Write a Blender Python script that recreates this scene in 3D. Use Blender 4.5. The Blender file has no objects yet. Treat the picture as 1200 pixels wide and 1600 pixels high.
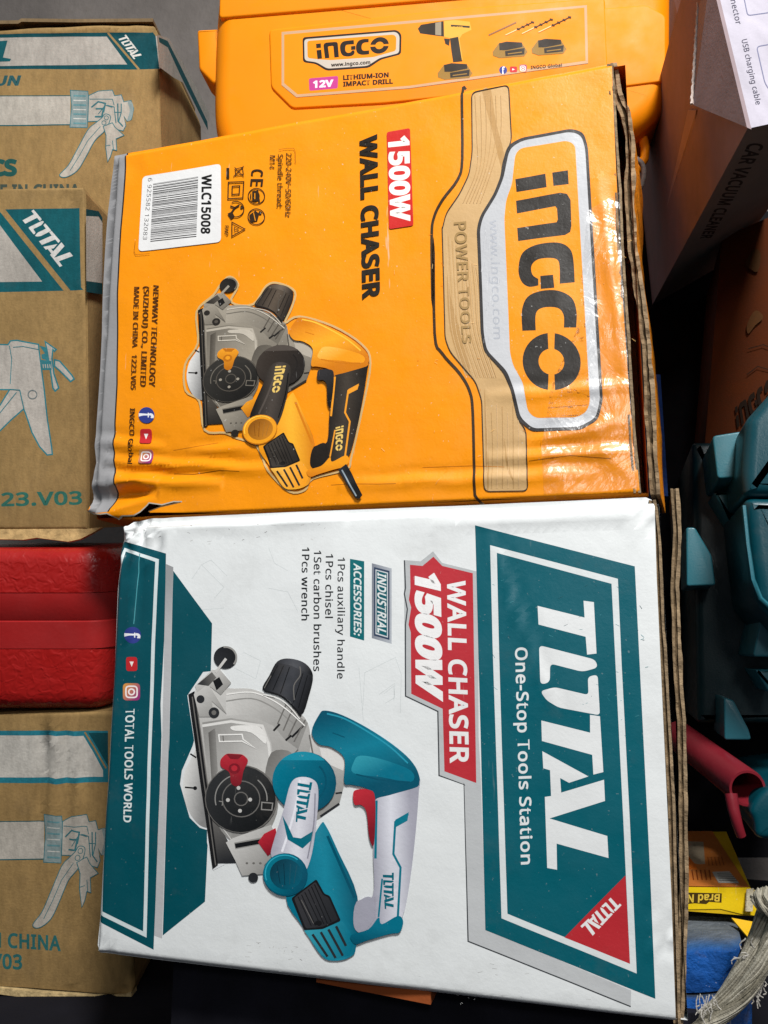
import bpy, math, random
import numpy as np
from mathutils import Vector, Matrix, noise
from mathutils.geometry import tessellate_polygon

random.seed(7)
S = bpy.context.scene
COL = S.collection

# ------------------------------------------------------------------ camera, world, lights
FPX = 1250.0                                   # focal length in pixels of the 1200x1600 photograph
_n = Vector((0.27, 0.163, 0.949)).normalized() # depth axis of the stacked cartons seen in the camera's frame
_x = Vector((0.964, -0.042, -0.262)); _x = (_x - _n * _x.dot(_n)).normalized()
_d = _n.cross(_x)
CAM = Vector((0.0, -0.5, 0.24))


def c2w(v):
    return Vector((_x.dot(v), _n.dot(v), -_d.dot(v)))


CR, CU, CF = c2w(Vector((1, 0, 0))), c2w(Vector((0, -1, 0))), c2w(Vector((0, 0, 1)))
cd = bpy.data.cameras.new('camera')
cd.sensor_fit = 'HORIZONTAL'
cd.sensor_width = 36.0
cd.lens = 36.0 * FPX / 1200.0
cd.clip_start = 0.02
cd.clip_end = 100.0
cam = bpy.data.objects.new('camera', cd)
COL.objects.link(cam)
cam.matrix_world = Matrix(((CR.x, CU.x, -CF.x, CAM.x), (CR.y, CU.y, -CF.y, CAM.y), (CR.z, CU.z, -CF.z, CAM.z), (0, 0, 0, 1)))
S.camera = cam
S.render.resolution_x, S.render.resolution_y = 768, 1024

wd = bpy.data.worlds.new('World')
S.world = wd
wd.use_nodes = True
wd.node_tree.nodes['Background'].inputs[0].default_value = (0.85, 0.92, 1.0, 1)
wd.node_tree.nodes['Background'].inputs[1].default_value = 0.20


def area(name, loc, target, size, power, col):
    l = bpy.data.lights.new(name, 'AREA')
    l.shape = 'DISK'
    l.size = size
    l.energy = power
    l.color = col
    o = bpy.data.objects.new(name, l)
    COL.objects.link(o)
    o.location = loc
    o.rotation_euler = (Vector(target) - Vector(loc)).to_track_quat('-Z', 'Y').to_euler()
    return o


area('shop_lamp', (0.50, -1.12, 1.75), (-0.12, 0.0, 0.28), 0.40, 52.0, (1.0, 0.98, 0.95))
area('front_lamp', (0.20, -1.15, 0.66), (-0.1, 0.0, 0.36), 0.14, 2.0, (1.0, 0.98, 0.95))

S.view_settings.view_transform = 'Standard'
S.view_settings.look = 'None'
S.view_settings.exposure = 0.0
S.view_settings.gamma = 1.0
S.view_settings.use_curve_mapping = False


# ------------------------------------------------------------------ helpers
def lin(c):
    r = []
    for v in c[:3]:
        v /= 255.0
        r.append(v / 12.92 if v <= 0.04045 else ((v + 0.055) / 1.055) ** 2.4)
    return tuple(r)


def ray(px, py):
    return c2w(Vector(((px - 600) / FPX, (py - 800) / FPX, 1.0)))


def W(px, py, y):
    d = ray(px, py)
    return CAM + d * ((y - CAM.y) / d.y)


class Face:
    """A plane in the place: origin, right axis, up axis and the normal towards the viewer."""
    def __init__(s, O, U, V):
        s.O, s.U, s.V = Vector(O), Vector(U).normalized(), Vector(V).normalized()
        s.N = s.U.cross(s.V).normalized()

    def uv(s, p):
        d = ray(*p)
        t = (s.O - CAM).dot(s.N) / d.dot(s.N)
        q = CAM + d * t - s.O
        return (q.dot(s.U), q.dot(s.V))

    def at(s, u, v, d=0.0):
        return s.O + s.U * u + s.V * v + s.N * d


def crop(x0, y0, k):
    return lambda *pts: [(x0 + x / k, y0 + y / k) for x, y in pts]


def smooth(pts, n=5, closed=True):
    out = []
    N = len(pts)
    rng = N if closed else N - 1
    for i in range(rng):
        if closed:
            p = [pts[(i + j - 1) % N] for j in range(4)]
        else:
            p = [pts[min(max(i + j - 1, 0), N - 1)] for j in range(4)]
        for k in range(n):
            t = k / n
            out.append(tuple(0.5 * (2 * p[1][a] + (p[2][a] - p[0][a]) * t + (2 * p[0][a] - 5 * p[1][a] + 4 * p[2][a] - p[3][a]) * t * t
                             + (3 * p[1][a] - p[0][a] - 3 * p[2][a] + p[3][a]) * t ** 3) for a in range(2)))
    if not closed:
        out.append(tuple(pts[-1]))
    return out


def fillet(pts, r, n=5):
    out = []
    N = len(pts)
    for i in range(N):
        p0, p1, p2 = Vector(pts[i - 1]), Vector(pts[i]), Vector(pts[(i + 1) % N])
        a, b = (p0 - p1), (p2 - p1)
        ra = min(r, a.length * 0.48)
        rb = min(r, b.length * 0.48)
        A, B = p1 + a.normalized() * ra, p1 + b.normalized() * rb
        for k in range(n + 1):
            t = k / n
            q = A * (1 - t) ** 2 + p1 * 2 * t * (1 - t) + B * t * t
            out.append((q.x, q.y))
    return out


def ell(c, rx, ry, rot=0.0, n=28, a0=0.0, a1=360.0):
    R = math.radians(rot)
    o = []
    full = abs(a1 - a0) >= 359.9
    for i in range(n if full else n + 1):
        a = math.radians(a0 + (a1 - a0) * i / n)
        x, y = rx * math.cos(a), ry * math.sin(a)
        o.append((c[0] + x * math.cos(R) - y * math.sin(R), c[1] + x * math.sin(R) + y * math.cos(R)))
    return o


def inset(pts, d):
    """offset a closed outline inwards by d"""
    N = len(pts)
    ar = sum(pts[i][0] * pts[(i + 1) % N][1] - pts[(i + 1) % N][0] * pts[i][1] for i in range(N))
    sg = 1 if ar > 0 else -1
    out = []
    for i in range(N):
        p0, p1, p2 = Vector(pts[i - 1]), Vector(pts[i]), Vector(pts[(i + 1) % N])
        e1, e2 = (p1 - p0), (p2 - p1)
        if e1.length < 1e-9 or e2.length < 1e-9:
            out.append(tuple(p1)); continue
        e1.normalize(); e2.normalize()
        n1, n2 = Vector((-e1.y, e1.x)) * sg, Vector((-e2.y, e2.x)) * sg
        m = n1 + n2
        if m.length < 1e-6:
            m = n1
        m.normalize()
        k = max(m.dot(n1), 0.45)
        q = p1 + m * (d / k)
        out.append((q.x, q.y))
    return out


def tess(loops):
    vs = [Vector((p[0], p[1], 0)) for l in loops for p in l]
    return [tuple((vs[i].x, vs[i].y) for i in t) for t in tessellate_polygon([[Vector((p[0], p[1], 0)) for p in l] for l in loops])]


_txt = {}
try:
    import os
    SANS = bpy.data.fonts.load(os.path.join(bpy.utils.system_resource('DATAFILES'), 'fonts', 'NotoSansHebrew-Regular.woff2'))
except Exception:
    SANS = None


def glyph_mesh(t):
    c = bpy.data.curves.new('lettering', 'FONT')
    c.body = t
    if SANS:
        c.font = SANS
    c.size = 1.0
    c.resolution_u = 3
    c.space_character = 1.06
    o = bpy.data.objects.new('lettering', c)
    COL.objects.link(o)
    bpy.context.view_layer.update()
    me = bpy.data.meshes.new_from_object(o.evaluated_get(bpy.context.evaluated_depsgraph_get()))
    me.calc_loop_triangles()
    key, idx, v = {}, [], []
    for p in me.vertices:
        k = (round(p.co.x, 5), round(p.co.y, 5))
        if k not in key:
            key[k] = len(v)
            v.append(k)
        idx.append(key[k])
    tr = [tuple(idx[i] for i in t.vertices) for t in me.loop_triangles]
    tr = [t for t in tr if len(set(t)) == 3]
    tr = [t if (v[t[1]][0] - v[t[0]][0]) * (v[t[2]][1] - v[t[0]][1]) > (v[t[2]][0] - v[t[0]][0]) * (v[t[1]][1] - v[t[0]][1]) else (t[0], t[2], t[1]) for t in tr]
    bpy.data.objects.remove(o)
    bpy.data.curves.remove(c)
    bpy.data.meshes.remove(me)
    return v, tr


def text_tris(s, bold):
    """a line of lettering, baseline at 0, cap height 1, x from 0 to 1: its fill, and a stroke round it that makes it bolder"""
    k = (s, bold)
    if k in _txt:
        return _txt[k]
    if 'H' not in _txt:
        _txt['H'] = max(p[1] for p in glyph_mesh('H')[0])
    v, tr = glyph_mesh(s)
    rib = []
    if bold:
        cnt = {}
        for t in tr:
            for a, b in ((t[0], t[1]), (t[1], t[2]), (t[2], t[0])):
                cnt.setdefault((min(a, b), max(a, b)), []).append((a, b))
        nxt = {}
        for es in cnt.values():
            if len(es) == 1:
                nxt.setdefault(es[0][0], []).append(es[0][1])
        while nxt:
            a = next(iter(nxt))
            loop = [a]
            while True:
                b = nxt[loop[-1]].pop()
                if not nxt[loop[-1]]:
                    del nxt[loop[-1]]
                if b == a or b not in nxt:
                    break
                loop.append(b)
            P = [Vector(v[i]) for i in loop]
            if len(P) < 3:
                continue
            n = len(P)
            L, R = [], []
            for i in range(n):
                e1, e2 = (P[i] - P[i - 1]).normalized(), (P[(i + 1) % n] - P[i]).normalized()
                m = Vector((-e1.y - e2.y, e1.x + e2.x))
                if m.length < 1e-6:
                    m = Vector((-e1.y, e1.x))
                m.normalize()
                kk = bold / max(.55, m.dot(Vector((-e1.y, e1.x))))
                L.append(P[i])
                R.append(P[i] - m * kk)
            for i in range(n):
                q = (i + 1) % n
                rib += [(tuple(L[i]), tuple(L[q]), tuple(R[q])), (tuple(L[i]), tuple(R[q]), tuple(R[i]))]
    H = _txt['H'] + bold
    tr = [tuple(v[i] for i in t) for t in tr]
    x0 = min(p[0] for t in tr for p in t) - bold
    x1 = max(p[0] for t in tr for p in t) + bold
    _txt[k] = tuple([tuple(((p[0] - x0) / (x1 - x0), (p[1] + bold * .5) / H) for p in t) for t in q] for q in (tr, rib))
    return _txt[k]


def quadmap(q):
    bl, br, tr, tl = [Vector(p) for p in q]

    def f(p):
        u, v = p
        r = (bl * (1 - u) + br * u) * (1 - v) + (tl * (1 - u) + tr * u) * v
        return (r.x, r.y)
    return f


EPS = 0.000012


class Skin:
    """Everything printed on one panel follows the same dents: a fine triangulated height field over the panel."""
    def __init__(s, face, rect=None, disp=None, step=0.006, r=0.0):
        s.f, s.disp, s.rect, s.r = face, disp, rect, r
        if disp:
            u0, u1, v0, v1 = rect
            e = [0, .0004, .001, .0018, .0028, .0042]

            def lines(a, b):
                L = [a - .02, a - .01] + [a + k for k in e] + [b - k for k in reversed(e)] + [b + .01, b + .02]
                n = int((b - a - .0084) / step)
                L += [a + .0042 + (b - a - .0084) * i / n for i in range(1, n)]
                return sorted(L)
            s.us, s.vs = lines(u0, u1), lines(v0, v1)
            s.h = [[s.height(u, v) for v in s.vs] for u in s.us]

    def height(s, u, v):
        u0, u1, v0, v1 = s.rect
        e = max(0, min(u - u0, u1 - u, v - v0, v1 - v))
        h = s.disp(u, v)
        if e < s.r:
            h -= s.r - math.sqrt(max(0, s.r ** 2 - (s.r - e) ** 2))
        return h

    def normal(s, u, v):
        k = .0012
        gu = (s.height(u + k, v) - s.height(u - k, v)) / (2 * k)
        gv = (s.height(u, v + k) - s.height(u, v - k)) / (2 * k)
        return (s.f.N - s.f.U * gu - s.f.V * gv).normalized()


def clip_half(poly, a, b, c):
    out = []
    N = len(poly)
    for i in range(N):
        p, q = poly[i], poly[(i + 1) % N]
        dp, dq = a * p[0] + b * p[1] - c, a * q[0] + b * q[1] - c
        if dp >= 0:
            out.append(p)
        if (dp > 0 and dq < 0) or (dp < 0 and dq > 0):
            t = dp / (dp - dq)
            out.append((p[0] + (q[0] - p[0]) * t, p[1] + (q[1] - p[1]) * t))
    return out


from bisect import bisect_right


class Art:
    """printed shapes of one part, traced onto its panel; each shape one paint layer above the one before"""
    def __init__(s, skin, layer=1):
        s.k, s.items, s.layer = skin, [], layer

    def P(s, pts):
        return [s.k.f.uv(p) for p in pts]

    def poly(s, pts, col, holes=(), grad=None, lay=None):
        loops = [s.P(pts)] + [s.P(h) for h in holes]
        s._add(tess(loops), col, grad, lay)

    def _add(s, tris, col, grad=None, lay=None):
        if grad:
            a, b, c2 = grad[:3]
            cm = lin(grad[3]) if len(grad) > 3 else None
            a, b = s.k.f.uv(a), s.k.f.uv(b)
            ab = (b[0] - a[0], b[1] - a[1])
            L = ab[0] ** 2 + ab[1] ** 2
            c1, c3 = lin(col), lin(c2)

            def fn(p):
                t = min(1, max(0, ((p[0] - a[0]) * ab[0] + (p[1] - a[1]) * ab[1]) / L))
                if cm:
                    return tuple(c1[i] + (cm[i] - c1[i]) * t * 2 if t < .5 else cm[i] + (c3[i] - cm[i]) * (t * 2 - 1) for i in range(3))
                return tuple(c1[i] + (c3[i] - c1[i]) * t for i in range(3))
        else:
            c1 = lin(col)

            def fn(p):
                return c1
        s.items.append((tris, fn, s.layer if lay is None else lay))
        if lay is None:
            s.layer += 1

    def line(s, pts, w, col, closed=False, w2=None, lay=None):
        P = [Vector(p) for p in pts]
        if closed:
            P = P + [P[0]]
        tris = []
        n = len(P)
        L, R = [], []
        for i in range(n):
            if i == 0:
                d = (P[1] - P[0]) if not closed else ((P[1] - P[0]).normalized() + (P[0] - P[-2]).normalized())
            elif i == n - 1:
                d = (P[-1] - P[-2]) if not closed else ((P[1] - P[0]).normalized() + (P[0] - P[-2]).normalized())
            else:
                d = (P[i + 1] - P[i]).normalized() + (P[i] - P[i - 1]).normalized()
            if d.length < 1e-9:
                d = Vector((1, 0))
            d.normalize()
            m = Vector((-d.y, d.x))
            sc = 1.0
            if 0 < i < n - 1 or closed:
                e = (P[i] - P[i - 1]) if i > 0 else (P[1] - P[0])
                if e.length > 0:
                    e.normalize()
                    sc = 1 / max(0.5, abs(m.dot(Vector((-e.y, e.x)))))
            ww = w if w2 is None else w + (w2 - w) * i / (n - 1)
            L.append(P[i] + m * ww / 2 * sc)
            R.append(P[i] - m * ww / 2 * sc)
        f = s.k.f.uv
        for i in range(n - 1):
            a, b, c, d = f(L[i]), f(L[i + 1]), f(R[i + 1]), f(R[i])
            tris += [(a, b, c), (a, c, d)]
        s._add(tris, col, None, lay)

    def text(s, t, q, col, bold=0.0):
        m = quadmap([s.k.f.uv(p) for p in q])
        fill, rib = text_tris(t, bold)
        if rib:
            s._add([tuple(m(p) for p in tr) for tr in rib], col)
        s._add([tuple(m(p) for p in tr) for tr in fill], col)

    def norm_shape(s, loops, q, col):
        m = quadmap([s.k.f.uv(p) for p in q])
        tris = []
        for lp in loops:
            tris += tess([[m(p) for p in l] for l in lp])
        s._add(tris, col)

    def build(s, name, mat, parent, label=None):
        k = s.k
        V, F, C, NN = [], [], [], []
        root = parent
        while root.parent:
            root = root.parent
        off = root.location
        for tris, fn, lay in s.items:
            z = lay * EPS
            for t in tris:
                ar = (t[1][0] - t[0][0]) * (t[2][1] - t[0][1]) - (t[2][0] - t[0][0]) * (t[1][1] - t[0][1])
                if abs(ar) < 1e-12:
                    continue
                if ar < 0:
                    t = (t[0], t[2], t[1])
                if not k.disp:
                    b = len(V)
                    for p in t:
                        V.append(k.f.at(p[0], p[1], z) - off); C.append(fn(p)); NN.append(k.f.N)
                    F.append((b, b + 1, b + 2))
                    continue
                us, vs = k.us, k.vs
                i0 = max(0, bisect_right(us, min(p[0] for p in t)) - 1)
                i1 = min(len(us) - 2, bisect_right(us, max(p[0] for p in t)) - 1)
                j0 = max(0, bisect_right(vs, min(p[1] for p in t)) - 1)
                j1 = min(len(vs) - 2, bisect_right(vs, max(p[1] for p in t)) - 1)
                for i in range(i0, i1 + 1):
                    p1 = list(t)
                    if i1 > i0:
                        p1 = clip_half(clip_half(p1, 1, 0, us[i]), -1, 0, -us[i + 1])
                    if len(p1) < 3:
                        continue
                    for j in range(j0, j1 + 1):
                        p2 = p1
                        if j1 > j0:
                            p2 = clip_half(clip_half(p1, 0, 1, vs[j]), 0, -1, -vs[j + 1])
                        if len(p2) < 3:
                            continue
                        du, dv = us[i + 1] - us[i], vs[j + 1] - vs[j]
                        h00, h10, h01, h11 = k.h[i][j], k.h[i + 1][j], k.h[i][j + 1], k.h[i + 1][j + 1]
                        # diagonal from (i,j) to (i+1,j+1)
                        for side in (0, 1):
                            sg = 1 if side == 0 else -1
                            p3 = clip_half(p2, sg / du, -sg / dv, sg * (us[i] / du - vs[j] / dv))
                            if len(p3) < 3:
                                continue
                            b = len(V)
                            for p in p3:
                                a_, c_ = (p[0] - us[i]) / du, (p[1] - vs[j]) / dv
                                if side == 0:
                                    h = h00 + (h10 - h00) * a_ + (h11 - h10) * c_
                                else:
                                    h = h00 + (h11 - h01) * a_ + (h01 - h00) * c_
                                V.append(k.f.at(p[0], p[1], z + h) - off)
                                C.append(fn(p)); NN.append(k.normal(p[0], p[1]))
                            F.append(tuple(range(b, b + len(p3))))
        me = bpy.data.meshes.new(name)
        me.from_pydata(V, [], F)
        at = me.color_attributes.new('Col', 'FLOAT_COLOR', 'POINT')
        arr = np.ones((len(V), 4), dtype=np.float32)
        arr[:, :3] = C
        at.data.foreach_set('color', arr.ravel())
        for p in me.polygons:
            p.use_smooth = True
        me.normals_split_custom_set_from_vertices(NN)
        me.materials.append(mat)
        o = bpy.data.objects.new(name, me)
        COL.objects.link(o)
        o.parent = parent
        if label:
            o['label'] = label
        return o


def thing(name, label, cat, loc, group=None):
    o = bpy.data.objects.new(name, None)
    o.empty_display_size = 0.02
    COL.objects.link(o)
    o.location = loc
    o['label'] = label
    o['category'] = cat
    if group:
        o['group'] = group
    return o


class MB:
    def __init__(s):
        s.v, s.f, s.c = [], [], []

    def face(s, pts, col=(200, 200, 200)):
        b = len(s.v)
        l = lin(col)
        for p in pts:
            s.v.append(Vector(p)); s.c.append(l)
        s.f.append(tuple(range(b, b + len(pts))))

    def loft(s, rings, col=(200, 200, 200), cap0=True, cap1=True, cols=None, closed=True):
        b = len(s.v)
        n = len(rings[0])
        for i, r in enumerate(rings):
            l = lin(cols[i] if cols else col)
            for p in r:
                s.v.append(Vector(p)); s.c.append(l)
        for i in range(len(rings) - 1):
            for j in range(n if closed else n - 1):
                k = (j + 1) % n
                s.f.append((b + i * n + j, b + i * n + k, b + (i + 1) * n + k, b + (i + 1) * n + j))
        if cap0:
            s.f.append(tuple(b + j for j in reversed(range(n))))
        if cap1:
            s.f.append(tuple(b + (len(rings) - 1) * n + j for j in range(n)))

    def tube(s, pts, r, col=(200, 200, 200), n=8, r2=None):
        P = [Vector(p) for p in pts]
        rings = []
        up = Vector((0.3, 0.2, 0.93))
        for i, p in enumerate(P):
            d = (P[min(i + 1, len(P) - 1)] - P[max(i - 1, 0)]).normalized()
            a = d.cross(up)
            if a.length < 1e-3:
                a = d.cross(Vector((1, 0, 0)))
            a.normalize()
            b = d.cross(a)
            rr = r if r2 is None else r + (r2 - r) * i / (len(P) - 1)
            rings.append([p + a * rr * math.cos(2 * math.pi * k / n) + b * rr * math.sin(2 * math.pi * k / n) for k in range(n)])
        s.loft(rings, col)

    def prism(s, face, uv, front, back, r=0.0, col=(200, 200, 200), nr=4):
        """solid with a traced outline, its own depth and rounded front edges"""
        rings = [[face.at(p[0], p[1], back) for p in uv]]
        if r > 0:
            for k in range(nr + 1):
                a = math.pi / 2 * k / nr
                o = inset(uv, r * (1 - math.cos(a)))
                rings.append([face.at(p[0], p[1], front - r * (1 - math.sin(a))) for p in o])
        else:
            rings.append([face.at(p[0], p[1], front) for p in uv])
        s.loft(rings, col)

    def box(s, lo, hi, col=(200, 200, 200)):
        x0, y0, z0 = lo
        x1, y1, z1 = hi
        s.loft([[(x0, y0, z0), (x1, y0, z0), (x1, y1, z0), (x0, y1, z0)], [(x0, y0, z1), (x1, y0, z1), (x1, y1, z1), (x0, y1, z1)]], col)

    def build(s, name, mat, parent=None, smooth_deg=None, label=None, loc=None):
        off = Vector((0, 0, 0))
        if parent:
            root = parent
            while root.parent:
                root = root.parent
            off = root.location
        elif loc is not None:
            off = Vector(loc)
        me = bpy.data.meshes.new(name)
        me.from_pydata([v - off for v in s.v], [], s.f)
        at = me.color_attributes.new('Col', 'FLOAT_COLOR', 'POINT')
        arr = np.ones((len(s.v), 4), dtype=np.float32)
        arr[:, :3] = s.c
        at.data.foreach_set('color', arr.ravel())
        import bmesh
        bm = bmesh.new()
        bm.from_mesh(me)
        bmesh.ops.recalc_face_normals(bm, faces=bm.faces)
        if smooth_deg:
            for e in bm.edges:
                e.smooth = len(e.link_faces) == 2 and e.calc_face_angle(0) < math.radians(smooth_deg)
            for f in bm.faces:
                f.smooth = True
        bm.to_mesh(me)
        bm.free()
        me.materials.append(mat)
        o = bpy.data.objects.new(name, me)
        COL.objects.link(o)
        if parent:
            o.parent = parent
        elif loc is not None:
            o.location = off
        if label:
            o['label'] = label
        return o


def mat(name, rough=0.5, spec=0.5, mottle=0.06, mscale=30, bump=0.05, bscale=200, bdist=0.001, wave=0.0, wscale=18, scratch=0.0,
        dirt=0.0, fibre=0.0, col=None, coat=0.0, rvar=0.1):
    """painted, printed or moulded surface: colour from the mesh's own colour attribute, broken up by noise"""
    m = bpy.data.materials.new(name)
    m.use_nodes = True
    nt = m.node_tree
    N, L = nt.nodes, nt.links
    b = N['Principled BSDF']
    b.inputs['Specular IOR Level'].default_value = spec
    if coat:
        b.inputs['Coat Weight'].default_value = coat
        b.inputs['Coat Roughness'].default_value = 0.12
    tc = N.new('ShaderNodeTexCoord')
    if col:
        c0 = N.new('ShaderNodeRGB')
        c0.outputs[0].default_value = (*lin(col), 1)
        csock = c0.outputs[0]
    else:
        a = N.new('ShaderNodeVertexColor')
        a.layer_name = 'Col'
        csock = a.outputs['Color']

    def nz(scale, detail=4, rough=0.55, mapping=None):
        n = N.new('ShaderNodeTexNoise')
        n.inputs['Scale'].default_value = scale
        n.inputs['Detail'].default_value = detail
        n.inputs['Roughness'].default_value = rough
        if mapping:
            mp = N.new('ShaderNodeMapping')
            mp.inputs['Scale'].default_value = mapping
            L.new(tc.outputs['Object'], mp.inputs['Vector'])
            L.new(mp.outputs[0], n.inputs['Vector'])
        else:
            L.new(tc.outputs['Object'], n.inputs['Vector'])
        return n.outputs['Fac']

    def rng(sock, a, b_, c, d):
        r = N.new('ShaderNodeMapRange')
        L.new(sock, r.inputs[0])
        for i, v in enumerate((a, b_, c, d)):
            r.inputs[i + 1].default_value = v
        return r.outputs[0]

    def mul(sock, fac):
        mx = N.new('ShaderNodeMix')
        mx.data_type = 'RGBA'
        mx.blend_type = 'MULTIPLY'
        mx.inputs[0].default_value = 1.0
        L.new(sock, mx.inputs[6])
        L.new(fac, mx.inputs[7])
        return mx.outputs[2]
    if mottle:
        csock = mul(csock, rng(nz(mscale), 0.3, 0.7, 1 - mottle, 1 + mottle))
    if fibre:
        csock = mul(csock, rng(nz(260, 3, 0.7, (1, 1, 0.35)), 0.3, 0.7, 1 - fibre, 1 + fibre))
        csock = mul(csock, rng(nz(60, 2, 0.5, (1, 1, 0.02)), 0.3, 0.7, 1 - fibre * .5, 1 + fibre * .5))
    if dirt:
        mx = N.new('ShaderNodeMix')
        mx.data_type = 'RGBA'
        f1 = rng(nz(22, 8, 0.7), 0.56, 0.74, 0, dirt)
        L.new(f1, mx.inputs[0])
        L.new(csock, mx.inputs[6])
        mx.inputs[7].default_value = (0.16, 0.14, 0.12, 1)
        csock = mx.outputs[2]
    if scratch:
        mx = N.new('ShaderNodeMix')
        mx.data_type = 'RGBA'
        f1 = rng(nz(120, 3, 0.8, (1, 1, 0.12)), 0.69, 0.74, 0, scratch)
        f2 = rng(nz(420, 2, 0.5), 0.72, 0.76, 0, scratch)
        ad = N.new('ShaderNodeMath')
        ad.operation = 'MAXIMUM'
        L.new(f1, ad.inputs[0])
        L.new(f2, ad.inputs[1])
        L.new(ad.outputs[0], mx.inputs[0])
        L.new(csock, mx.inputs[6])
        mx.inputs[7].default_value = (0.75, 0.75, 0.72, 1)
        csock = mx.outputs[2]
    L.new(csock, b.inputs['Base Color'])
    L.new(rng(nz(40, 5), 0.3, 0.7, max(0.02, rough - rvar), min(1, rough + rvar)), b.inputs['Roughness'])
    prev = None
    for st, sc, dist, det in ((bump, bscale, bdist, 3), (wave, wscale, 0.01, 4)):
        if st:
            bp = N.new('ShaderNodeBump')
            bp.inputs['Strength'].default_value = st
            bp.inputs['Distance'].default_value = dist
            L.new(nz(sc, det), bp.inputs['Height'])
            if prev:
                L.new(prev, bp.inputs['Normal'])
            prev = bp.outputs[0]
    if prev:
        L.new(prev, b.inputs['Normal'])
    return m


M_GLOSS = mat('glossy_printed_card', 0.42, 0.35, 0.03, 25, 0.25, 600, 0.0004, 0.12, 22, scratch=0.35, dirt=0.05)
M_WHITE = mat('white_printed_card', 0.42, 0.4, 0.025, 25, 0.2, 600, 0.0004, 0.10, 20, scratch=0.14, dirt=0.13)
M_KRAFT = mat('kraft_printed_card', 0.85, 0.2, 0.10, 18, 0.5, 500, 0.0005, 0.1, 15, fibre=0.14, dirt=0.12)
M_EDGE = mat('raw_corrugated_edge', 0.9, 0.15, 0.3, 150, 0.8, 500, 0.001)
M_INNER = mat('plain_card', 0.9, 0.15, 0.12, 40, 0.3, 500, 0.0005)
M_YEL = mat('moulded_plastic_yellow', 0.55, 0.18, 0.04, 14, 0.2, 900, 0.0004, 0.02, 10, dirt=0.05)
M_YLAB = mat('plastic_label', 0.55, 0.15, 0.03, 30, 0.1, 500, 0.0003, 0.03, 14)
M_TEAL = mat('moulded_plastic_teal', 0.38, 0.5, 0.06, 20, 0.3, 700, 0.0004, dirt=0.18)
M_RED = mat('smooth_red_plastic', 0.38, 0.5, 0.05, 30, 0.25, 300, 0.0005, 0.05, 25)
M_PLAIN = mat('worn_paint', 0.7, 0.2, 0.3, 60, 0.8, 220, 0.002, scratch=0.3, dirt=0.8)
M_DARK = mat('dark_tray_and_backing', 0.9, 0.15, 0.3, 30, 0.3, 150, 0.001)
M_ROPE = mat('frayed_rope_fibre', 0.85, 0.2, 0.2, 300, 0.5, 900, 0.001, fibre=0.2)
M_WALL = mat('bare_cement', 0.95, 0.1, 0.16, 9, 0.7, 60, 0.003, col=(122, 116, 112), dirt=0.35)
M_FLOOR = mat('dark_shelf_top', 0.95, 0.1, 0.3, 9, 0.5, 60, 0.002, col=(24, 24, 30))


def pebbled():
    m = mat('pebbled_red_plastic', 0.30, 0.5, 0.06, 20, 0.1, 900, 0.0003)
    nt = m.node_tree
    b = nt.nodes['Principled BSDF']
    old = b.inputs['Normal'].links[0].from_socket
    tc = [n for n in nt.nodes if n.type == 'TEX_COORD'][0]
    v = nt.nodes.new('ShaderNodeTexNoise')
    v.inputs['Scale'].default_value = 150
    v.inputs['Detail'].default_value = 1.0
    v.inputs['Distortion'].default_value = 0.9
    nt.links.new(tc.outputs['Object'], v.inputs['Vector'])
    bp = nt.nodes.new('ShaderNodeBump')
    bp.inputs['Strength'].default_value = 0.58
    bp.inputs['Distance'].default_value = 0.0017
    nt.links.new(v.outputs['Fac'], bp.inputs['Height'])
    nt.links.new(old, bp.inputs['Normal'])
    nt.links.new(bp.outputs[0], b.inputs['Normal'])
    return m


M_PEB = pebbled()


def tape_mat():
    m = bpy.data.materials.new('clear_packing_tape')
    m.use_nodes = True
    nt = m.node_tree
    N, L = nt.nodes, nt.links
    N.remove(N['Principled BSDF'])
    out = [n for n in N if n.type == 'OUTPUT_MATERIAL'][0]
    tr, gl, mx = N.new('ShaderNodeBsdfTransparent'), N.new('ShaderNodeBsdfGlossy'), N.new('ShaderNodeMixShader')
    gl.inputs['Roughness'].default_value = 0.30
    tc = N.new('ShaderNodeTexCoord')
    prev = None
    for sc, dist, st, mp_ in ((60, 0.004, 0.42, (1, 1, .7)), (14, 0.02, 0.32, (1, 1, 1))):
        n = N.new('ShaderNodeTexNoise')
        n.inputs['Scale'].default_value = sc
        n.inputs['Detail'].default_value = 4
        n.inputs['Distortion'].default_value = 1.2
        mp = N.new('ShaderNodeMapping')
        mp.inputs['Scale'].default_value = mp_
        L.new(tc.outputs['Object'], mp.inputs[0])
        L.new(mp.outputs[0], n.inputs['Vector'])
        bp = N.new('ShaderNodeBump')
        bp.inputs['Strength'].default_value = st
        bp.inputs['Distance'].default_value = dist
        L.new(n.outputs['Fac'], bp.inputs['Height'])
        if prev:
            L.new(prev, bp.inputs['Normal'])
        prev = bp.outputs[0]
    L.new(prev, gl.inputs['Normal'])
    mx.inputs[0].default_value = 0.10
    L.new(tr.outputs[0], mx.inputs[1])
    L.new(gl.outputs[0], mx.inputs[2])
    L.new(mx.outputs[0], out.inputs[0])
    return m


M_TAPE = tape_mat()
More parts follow.
